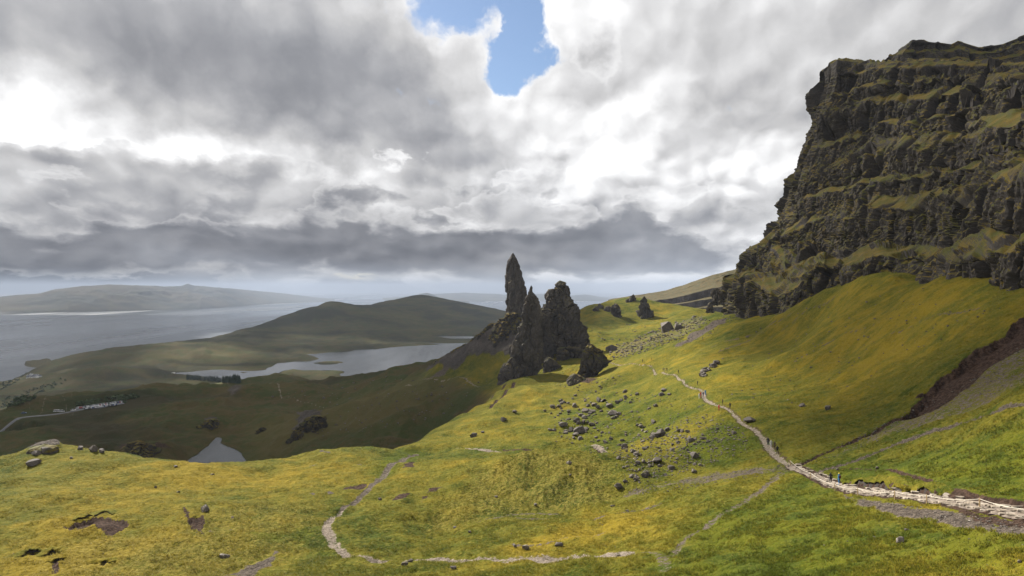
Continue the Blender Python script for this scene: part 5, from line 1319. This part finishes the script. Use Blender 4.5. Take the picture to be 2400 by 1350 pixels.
def conifers():
    A, B = np.array(hit(438, 893)), np.array(hit(556, 901)); V, Fc = [], []
    for i in range(230):
        t = rnd.random(); u = 437 + 126 * t; v = 889 + 9.5 * t + rnd.uniform(-4.5, 1.0); h = hit(u, v)
        if h is None or h[2] < LOCH_Z + 0.2: continue
        H = rnd.uniform(9, 15); z0 = h[2] - 0.5
        for k in range(4):
            n = 7; zb = z0 + H * (0.10 + 0.21 * k); zt = z0 + H * (0.46 + 0.18 * k); r = H * (0.20 - 0.042 * k); o = len(V); ph = rnd.uniform(0, 6)
            V.append((h[0], h[1], min(zt, z0 + H)))
            for q in range(n): V.append((h[0] + math.cos(ph + q * 6.283 / n) * r * rnd.uniform(.7, 1.2), h[1] + math.sin(ph + q * 6.283 / n) * r * rnd.uniform(.7, 1.2), zb + rnd.uniform(-.5, .5)))
            Fc += [(o, o + 1 + q, o + 1 + (q + 1) % n) for q in range(n)]
    me = bpy.data.meshes.new('forest'); me.from_pydata(V, [], Fc); me.materials.append(FIR)
    link('forest', me, kind='stuff', label='dark conifer plantation along the loch shore')
conifers()
def shrubs():
    V, Fc = [], []
    spots = [inpoly([(178,945),(300,925),(330,930),(290,945),(200,955)]) for _ in range(60)] + [inpoly([(0,935),(110,900),(160,880),(165,890),(60,945),(0,960)]) for _ in range(90)] + [inpoly([(0,900),(40,880),(60,862),(70,868),(40,895),(0,915)]) for _ in range(60)]
    for u, v in spots:
        h = hit(u, v)
        if h is None: continue
        for _ in range(5):
            c = np.array(h) + np.array([rnd.uniform(-3, 3), rnd.uniform(-3, 3), rnd.uniform(.3, 1.8)]); s = rnd.uniform(1.2, 2.4); o = len(V)
            for q in range(8):
                d = np.random.RandomState(rnd.randrange(99999)).normal(size=3); V.append(tuple(c + d / np.linalg.norm(d) * s * np.array([1, 1, .8])))
            Fc += [(o + a, o + b, o + cc) for a, b, cc in ((0,1,2),(2,3,4),(4,5,6),(6,7,0),(1,3,5),(5,7,2),(0,4,6),(1,6,3))]
    me = bpy.data.meshes.new('shrubbery'); me.from_pydata(V, [], Fc); me.materials.append(simple_mat('shrub_leaf', (.045, .065, .018), .9, .4, .5))
    link('shrubbery', me, kind='stuff', label='low green scrub around the car park and coast')
shrubs()

# ---------------------------------------------------------------- grass tufts on the near slopes (instanced from one tuft)
def grass():
    rs = np.random.RandomState(3)
    tv, tf = [], []
    for b in range(9):
        a = rs.uniform(0, 6.283); r = rs.uniform(0.02, .20); h = rs.uniform(.10, .24); w = .030; ln = rs.uniform(.05, .22); d = np.array([math.cos(a), math.sin(a)])
        p = d * r; q = p + d * ln; s_ = np.array([-d[1], d[0]]) * w; o = len(tv)
        tv += [(p[0] - s_[0], p[1] - s_[1], -0.06), (p[0] + s_[0], p[1] + s_[1], -0.06), (q[0] * .7 + p[0] * .3 + s_[0] * .7, q[1] * .7 + p[1] * .3 + s_[1] * .7, h * .7), (q[0] * .7 + p[0] * .3 - s_[0] * .7, q[1] * .7 + p[1] * .3 - s_[1] * .7, h * .7), (q[0] + d[0] * .05, q[1] + d[1] * .05, h)]
        tf += [(o, o + 1, o + 2, o + 3), (o + 3, o + 2, o + 4)]
    i0, i1 = np.searchsorted(TH, R(-41)), np.searchsorted(TH, R(41)); j0, j1 = np.searchsorted(LQ, math.log(38)), np.searchsorted(LQ, math.log(250))
    N = 280000
    i = rs.randint(i0, i1, N); j = (j0 + (j1 - j0) * rs.random_sample(N) ** 1.25).astype(int); f = rs.random_sample(N); g = rs.random_sample(N)
    bare = M1[i, j].max(-1) + M2[i, j, 1]
    clump = fbm(GX[i, j] / 3.0, GY[i, j] / 3.0, oct=3)
    keep = (bare < 0.15) & (clump + 0.35 * rs.random_sample(N) > 0.16)
    i, j, f, g = i[keep], j[keep], f[keep], g[keep]
    def lerp2(A): return (A[i, j] * (1 - f) + A[i + 1, j] * f) * (1 - g) + (A[i, j + 1] * (1 - f) + A[i + 1, j + 1] * f) * g
    pts = np.stack([lerp2(GX), lerp2(GY), lerp2(GZ)], -1)
    nt_ = len(tv); V = np.concatenate([np.array(tv), pts])
    me = bpy.data.meshes.new('grass'); me.from_pydata([tuple(v) for v in V[:nt_]], [], tf)
    me.vertices.add(len(pts)); co = np.empty(len(V) * 3, np.float32); me.vertices.foreach_get('co', co); co[nt_ * 3:] = pts.astype(np.float32).ravel(); me.vertices.foreach_set('co', co)
    at = me.attributes.new('spot', 'BOOLEAN', 'POINT'); at.data.foreach_set('value', np.r_[np.zeros(nt_, bool), np.ones(len(pts), bool)])
    ta = me.attributes.new('tuft', 'FLOAT_COLOR', 'POINT'); ta.data.foreach_set('color', np.concatenate([np.zeros((nt_, 4)), np.c_[M2[i, j, 0], M2[i, j, 2], M2[i, j, 3], np.ones(len(i))]]).astype(np.float32).ravel())
    m, nt, bs = new_mat('grass_blade'); P = position(nt).outputs['Position']
    n1 = noise(nt, P, 0.022, 5, 0.6); n2 = noise(nt, P, 0.17, 6, 0.62)
    inf = nt.nodes.new('ShaderNodeObjectInfo'); rr_ = X(nt, inf.outputs['Random'])
    an = nt.nodes.new('ShaderNodeAttribute'); an.attribute_type = 'INSTANCER'; an.attribute_name = 'tuft'
    sa = nt.nodes.new('ShaderNodeSeparateColor'); nt.links.new(an.outputs['Color'], sa.inputs[0]); lush, gold = X(nt, sa.outputs[0]), X(nt, sa.outputs[1])
    tone = ((n1 - 0.5) * 1.7 + (n2 - 0.5) * 1.2 + 0.50 + (rr_ - 0.5) * 0.6 + gold * 0.5 - lush * 0.5).clamp()
    col = mixc(nt, tone.step(0.0, 0.5), (0.064, 0.084, 0.007), (0.148, 0.136, 0.012)); col = mixc(nt, tone.step(0.45, 1.0), col, (0.28, 0.215, 0.026))
    nt.links.new(col.k, bs.inputs['Base Color']); bs.inputs['Roughness'].default_value = 0.7; bs.inputs['Specular IOR Level'].default_value = 0.08
    tl = nt.nodes.new('ShaderNodeBsdfTranslucent'); nt.links.new(col.k, tl.inputs[0]); mx = nt.nodes.new('ShaderNodeMixShader'); mx.inputs[0].default_value = 0.3
    gg_ = nt.nodes.new('ShaderNodeVectorMath'); gg_.operation = 'MULTIPLY_ADD'; nt.links.new(position(nt).outputs['Normal'], gg_.inputs[0]); gg_.inputs[1].default_value = (0.45,) * 3; gg_.inputs[2].default_value = (0, 0, 1)
    gn_ = nt.nodes.new('ShaderNodeVectorMath'); gn_.operation = 'NORMALIZE'; nt.links.new(gg_.outputs[0], gn_.inputs[0]); nt.links.new(gn_.outputs[0], bs.inputs['Normal'])
    out = nt.nodes['Material Output']; nt.links.new(bs.outputs[0], mx.inputs[1]); nt.links.new(tl.outputs[0], mx.inputs[2]); nt.links.new(mx.outputs[0], out.inputs[0])
    me.materials.append(m)
    o = link('grass', me, kind='stuff', label='tufts of golden green hill grass')
    gn = bpy.data.node_groups.new('grass_tufts', 'GeometryNodeTree')
    gn.interface.new_socket('Geometry', in_out='INPUT', socket_type='NodeSocketGeometry'); gn.interface.new_socket('Geometry', in_out='OUTPUT', socket_type='NodeSocketGeometry')
    a, b = gn.nodes.new('NodeGroupInput'), gn.nodes.new('NodeGroupOutput')
    na = gn.nodes.new('GeometryNodeInputNamedAttribute'); na.data_type = 'BOOLEAN'; na.inputs['Name'].default_value = 'spot'
    se = gn.nodes.new('GeometryNodeSeparateGeometry'); io = gn.nodes.new('GeometryNodeInstanceOnPoints')
    rv = gn.nodes.new('FunctionNodeRandomValue'); rv.data_type = 'FLOAT_VECTOR'; rv.inputs[0].default_value = (-.2, -.2, 0); rv.inputs[1].default_value = (.2, .2, 6.283)
    rsn = gn.nodes.new('FunctionNodeRandomValue'); rsn.data_type = 'FLOAT'; rsn.inputs[2].default_value = 0.45; rsn.inputs[3].default_value = 1.15
    L = gn.links.new
    L(a.outputs[0], se.inputs[0]); L(na.outputs[0], se.inputs['Selection']); L(se.outputs[0], io.inputs['Points']); L(se.outputs[1], io.inputs['Instance'])
    L(rv.outputs[0], io.inputs['Rotation']); L(rsn.outputs[1], io.inputs['Scale']); L(io.outputs[0], b.inputs[0])
    md = o.modifiers.new('tufts', 'NODES'); md.node_group = gn
grass()
# ---------------------------------------------------------------- clouds overhead: they carry the shade that lies on the land
def mat_cloud(name, thin, scale=0.012, rng=0.17):
    m = bpy.data.materials.new(name); m.use_nodes = True; nt = m.node_tree; nt.nodes.clear()
    out = nt.nodes.new('ShaderNodeOutputMaterial')
    d = nt.nodes.new('ShaderNodeBsdfDiffuse'); d.inputs[0].default_value = (0.85, 0.85, 0.86, 1)
    t = nt.nodes.new('ShaderNodeBsdfTranslucent'); t.inputs[0].default_value = (0.75, 0.75, 0.77, 1)
    mx = nt.nodes.new('ShaderNodeMixShader'); mx.inputs[0].default_value = 0.5
    nt.links.new(d.outputs[0], mx.inputs[1]); nt.links.new(t.outputs[0], mx.inputs[2])
    tr = nt.nodes.new('ShaderNodeBsdfTransparent'); m2 = nt.nodes.new('ShaderNodeMixShader')
    P = position(nt).outputs['Position']
    k = noise(nt, P, scale, 4, 0.55).step(0.36, 0.64) * (2 * rng) + (1.0 - thin) - rng
    nt.links.new(k.clamp().k, m2.inputs[0])
    nt.links.new(tr.outputs[0], m2.inputs[1]); nt.links.new(mx.outputs[0], m2.inputs[2])
    nt.links.new(m2.outputs[0], out.inputs[0])
    return m
MAT['cloud'] = mat_cloud('cloud_dense', 0.16, 0.006, 0.10); MAT['cloud_broken'] = mat_cloud('cloud_broken', 0.50, 0.0035, 0.42); MAT['cloud_thin'] = mat_cloud('cloud_thin', 0.44)
def cloud(ground_pts, zg, h, mat, label, wob=20, thick=160, n=110):
    """a cumulus whose shade covers the given ground outline (x, y) at height zg; h: height of its base above the eye"""
    off = np.array([TOSUN.x, TOSUN.y]) / TOSUN.z * (CAMZ + h - zg)
    poly = np.array(ground_pts, float) + off
    lo, hi = poly.min(0) - wob * 3, poly.max(0) + wob * 3
    gx, gy = np.meshgrid(np.linspace(lo[0], hi[0], n), np.linspace(lo[1], hi[1], n), indexing='ij')
    d = sdf(poly, gx, gy) + wob * 2.2 * fbm(gx / (wob * 6), gy / (wob * 6), oct=5, gain=0.55)
    ins = d < 0; idx = -np.ones((n, n), int); idx[ins] = np.arange(ins.sum()); k = ins.sum()
    e = np.clip(-d[ins] * 0.55 / thick, 0, 1)
    x, y = gx[ins], gy[ins]
    top = CAMZ + h + thick * e * (0.75 + 0.6 * ridged(x / 170, y / 170, oct=4)) + 4
    bot = CAMZ + h - thick * 0.08 * e * (1 + fbm(x / 120, y / 120, oct=3))
    V = np.concatenate([np.stack([x, y, top], -1), np.stack([x, y, bot], -1)])
    q = []
    a, b, c, dd = idx[:-1, :-1], idx[1:, :-1], idx[1:, 1:], idx[:-1, 1:]
    ok = (a >= 0) & (b >= 0) & (c >= 0) & (dd >= 0)
    T = np.stack([a[ok], b[ok], c[ok], dd[ok]], -1)
    me = raw_mesh('clouds', V, np.concatenate([T, T[:, ::-1] + k]), [MAT[mat]])
    return link('clouds', me, kind='stuff', label=label)
def gp(*uv):
    return [tuple(hit(u, v, _base)[:2]) for u, v in uv]
cloud([(8, 400), (-8, 352), (-24, 305), (-38, 258), (-44, 228), (-52, 206), (-78, 184), (-106, 182), (-132, 170), (-300, 170), (-900, 250), (-1300, 800), (-1000, 1180), (-560, 1290), (-330, 1440), (-120, 1600), (140, 1500), (220, 900), (120, 600), (40, 520), (20, 450)], CAMZ - 58, 2000, 'cloud', 'grey cumulus shading the moor', 9, 260, 170)
cloud([(-1900, 3500), (-1200, 3350), (-500, 3300), (300, 3300), (900, 3600), (900, 6500), (-600, 7200), (-1500, 6200), (-1900, 4600)], CAMZ - 200, 8200, 'cloud', 'grey cumulus shading the far ridge', 130, 500, 120)
cloud([(-3200, 1450), (-1500, 1280), (-560, 1290), (-330, 1440), (-120, 1600), (140, 1500), (700, 1500), (1000, 2500), (900, 3600), (-500, 3500), (-1300, 3500), (-3200, 3300)], CAMZ - 260, 4200, 'cloud_broken', 'broken cumulus dappling the loch shore', 60, 250, 150)
cloud([(150, 470), (95, 350), (78, 262), (66, 205), (48, 168), (30, 150), (34, 126), (58, 124), (66, 105), (72, 82), (90, 62), (250, 0), (900, 60), (900, 700), (350, 800), (200, 620)], CAMZ - 20, 2300, 'cloud_thin', 'thin cumulus veiling the hillside', 8, 220, 150)

cloud([(-7000, 2300), (-2400, 2250), (-1750, 2750), (-1500, 3400), (-2200, 4200), (-2600, 6000), (-2800, 9500), (-9000, 9500)], 0.0, 9200, 'cloud', 'unseen cloud added to shade the sound', 110, 400, 120)  # unseen cloud added to hold the sun's glitter off the sea

# ---------------------------------------------------------------- air
def haze():
    r, z0, z1 = 61000.0, -60.0, CAMZ + 330.0
    bm = bmesh.new(); bmesh.ops.create_cube(bm, size=1.0)
    for v in bm.verts: v.co = Vector((v.co.x * 2 * r, v.co.y * 2 * r, z0 if v.co.z < 0 else z1))
    me = bpy.data.meshes.new('haze'); bm.to_mesh(me); bm.free()
    m = bpy.data.materials.new('haze_air'); m.use_nodes = True; nt = m.node_tree; nt.nodes.clear()
    out = nt.nodes.new('ShaderNodeOutputMaterial'); pv = nt.nodes.new('ShaderNodeVolumePrincipled')
    pv.inputs['Color'].default_value = (0.42, 0.49, 0.62, 1); pv.inputs['Density'].default_value = 5.5e-5; pv.inputs['Anisotropy'].default_value = 0.15
    nt.links.new(pv.outputs[0], out.inputs['Volume'])
    me.materials.append(m)
    return link('haze', me, kind='stuff', label='pale blue haze over sea and far hills')
haze()
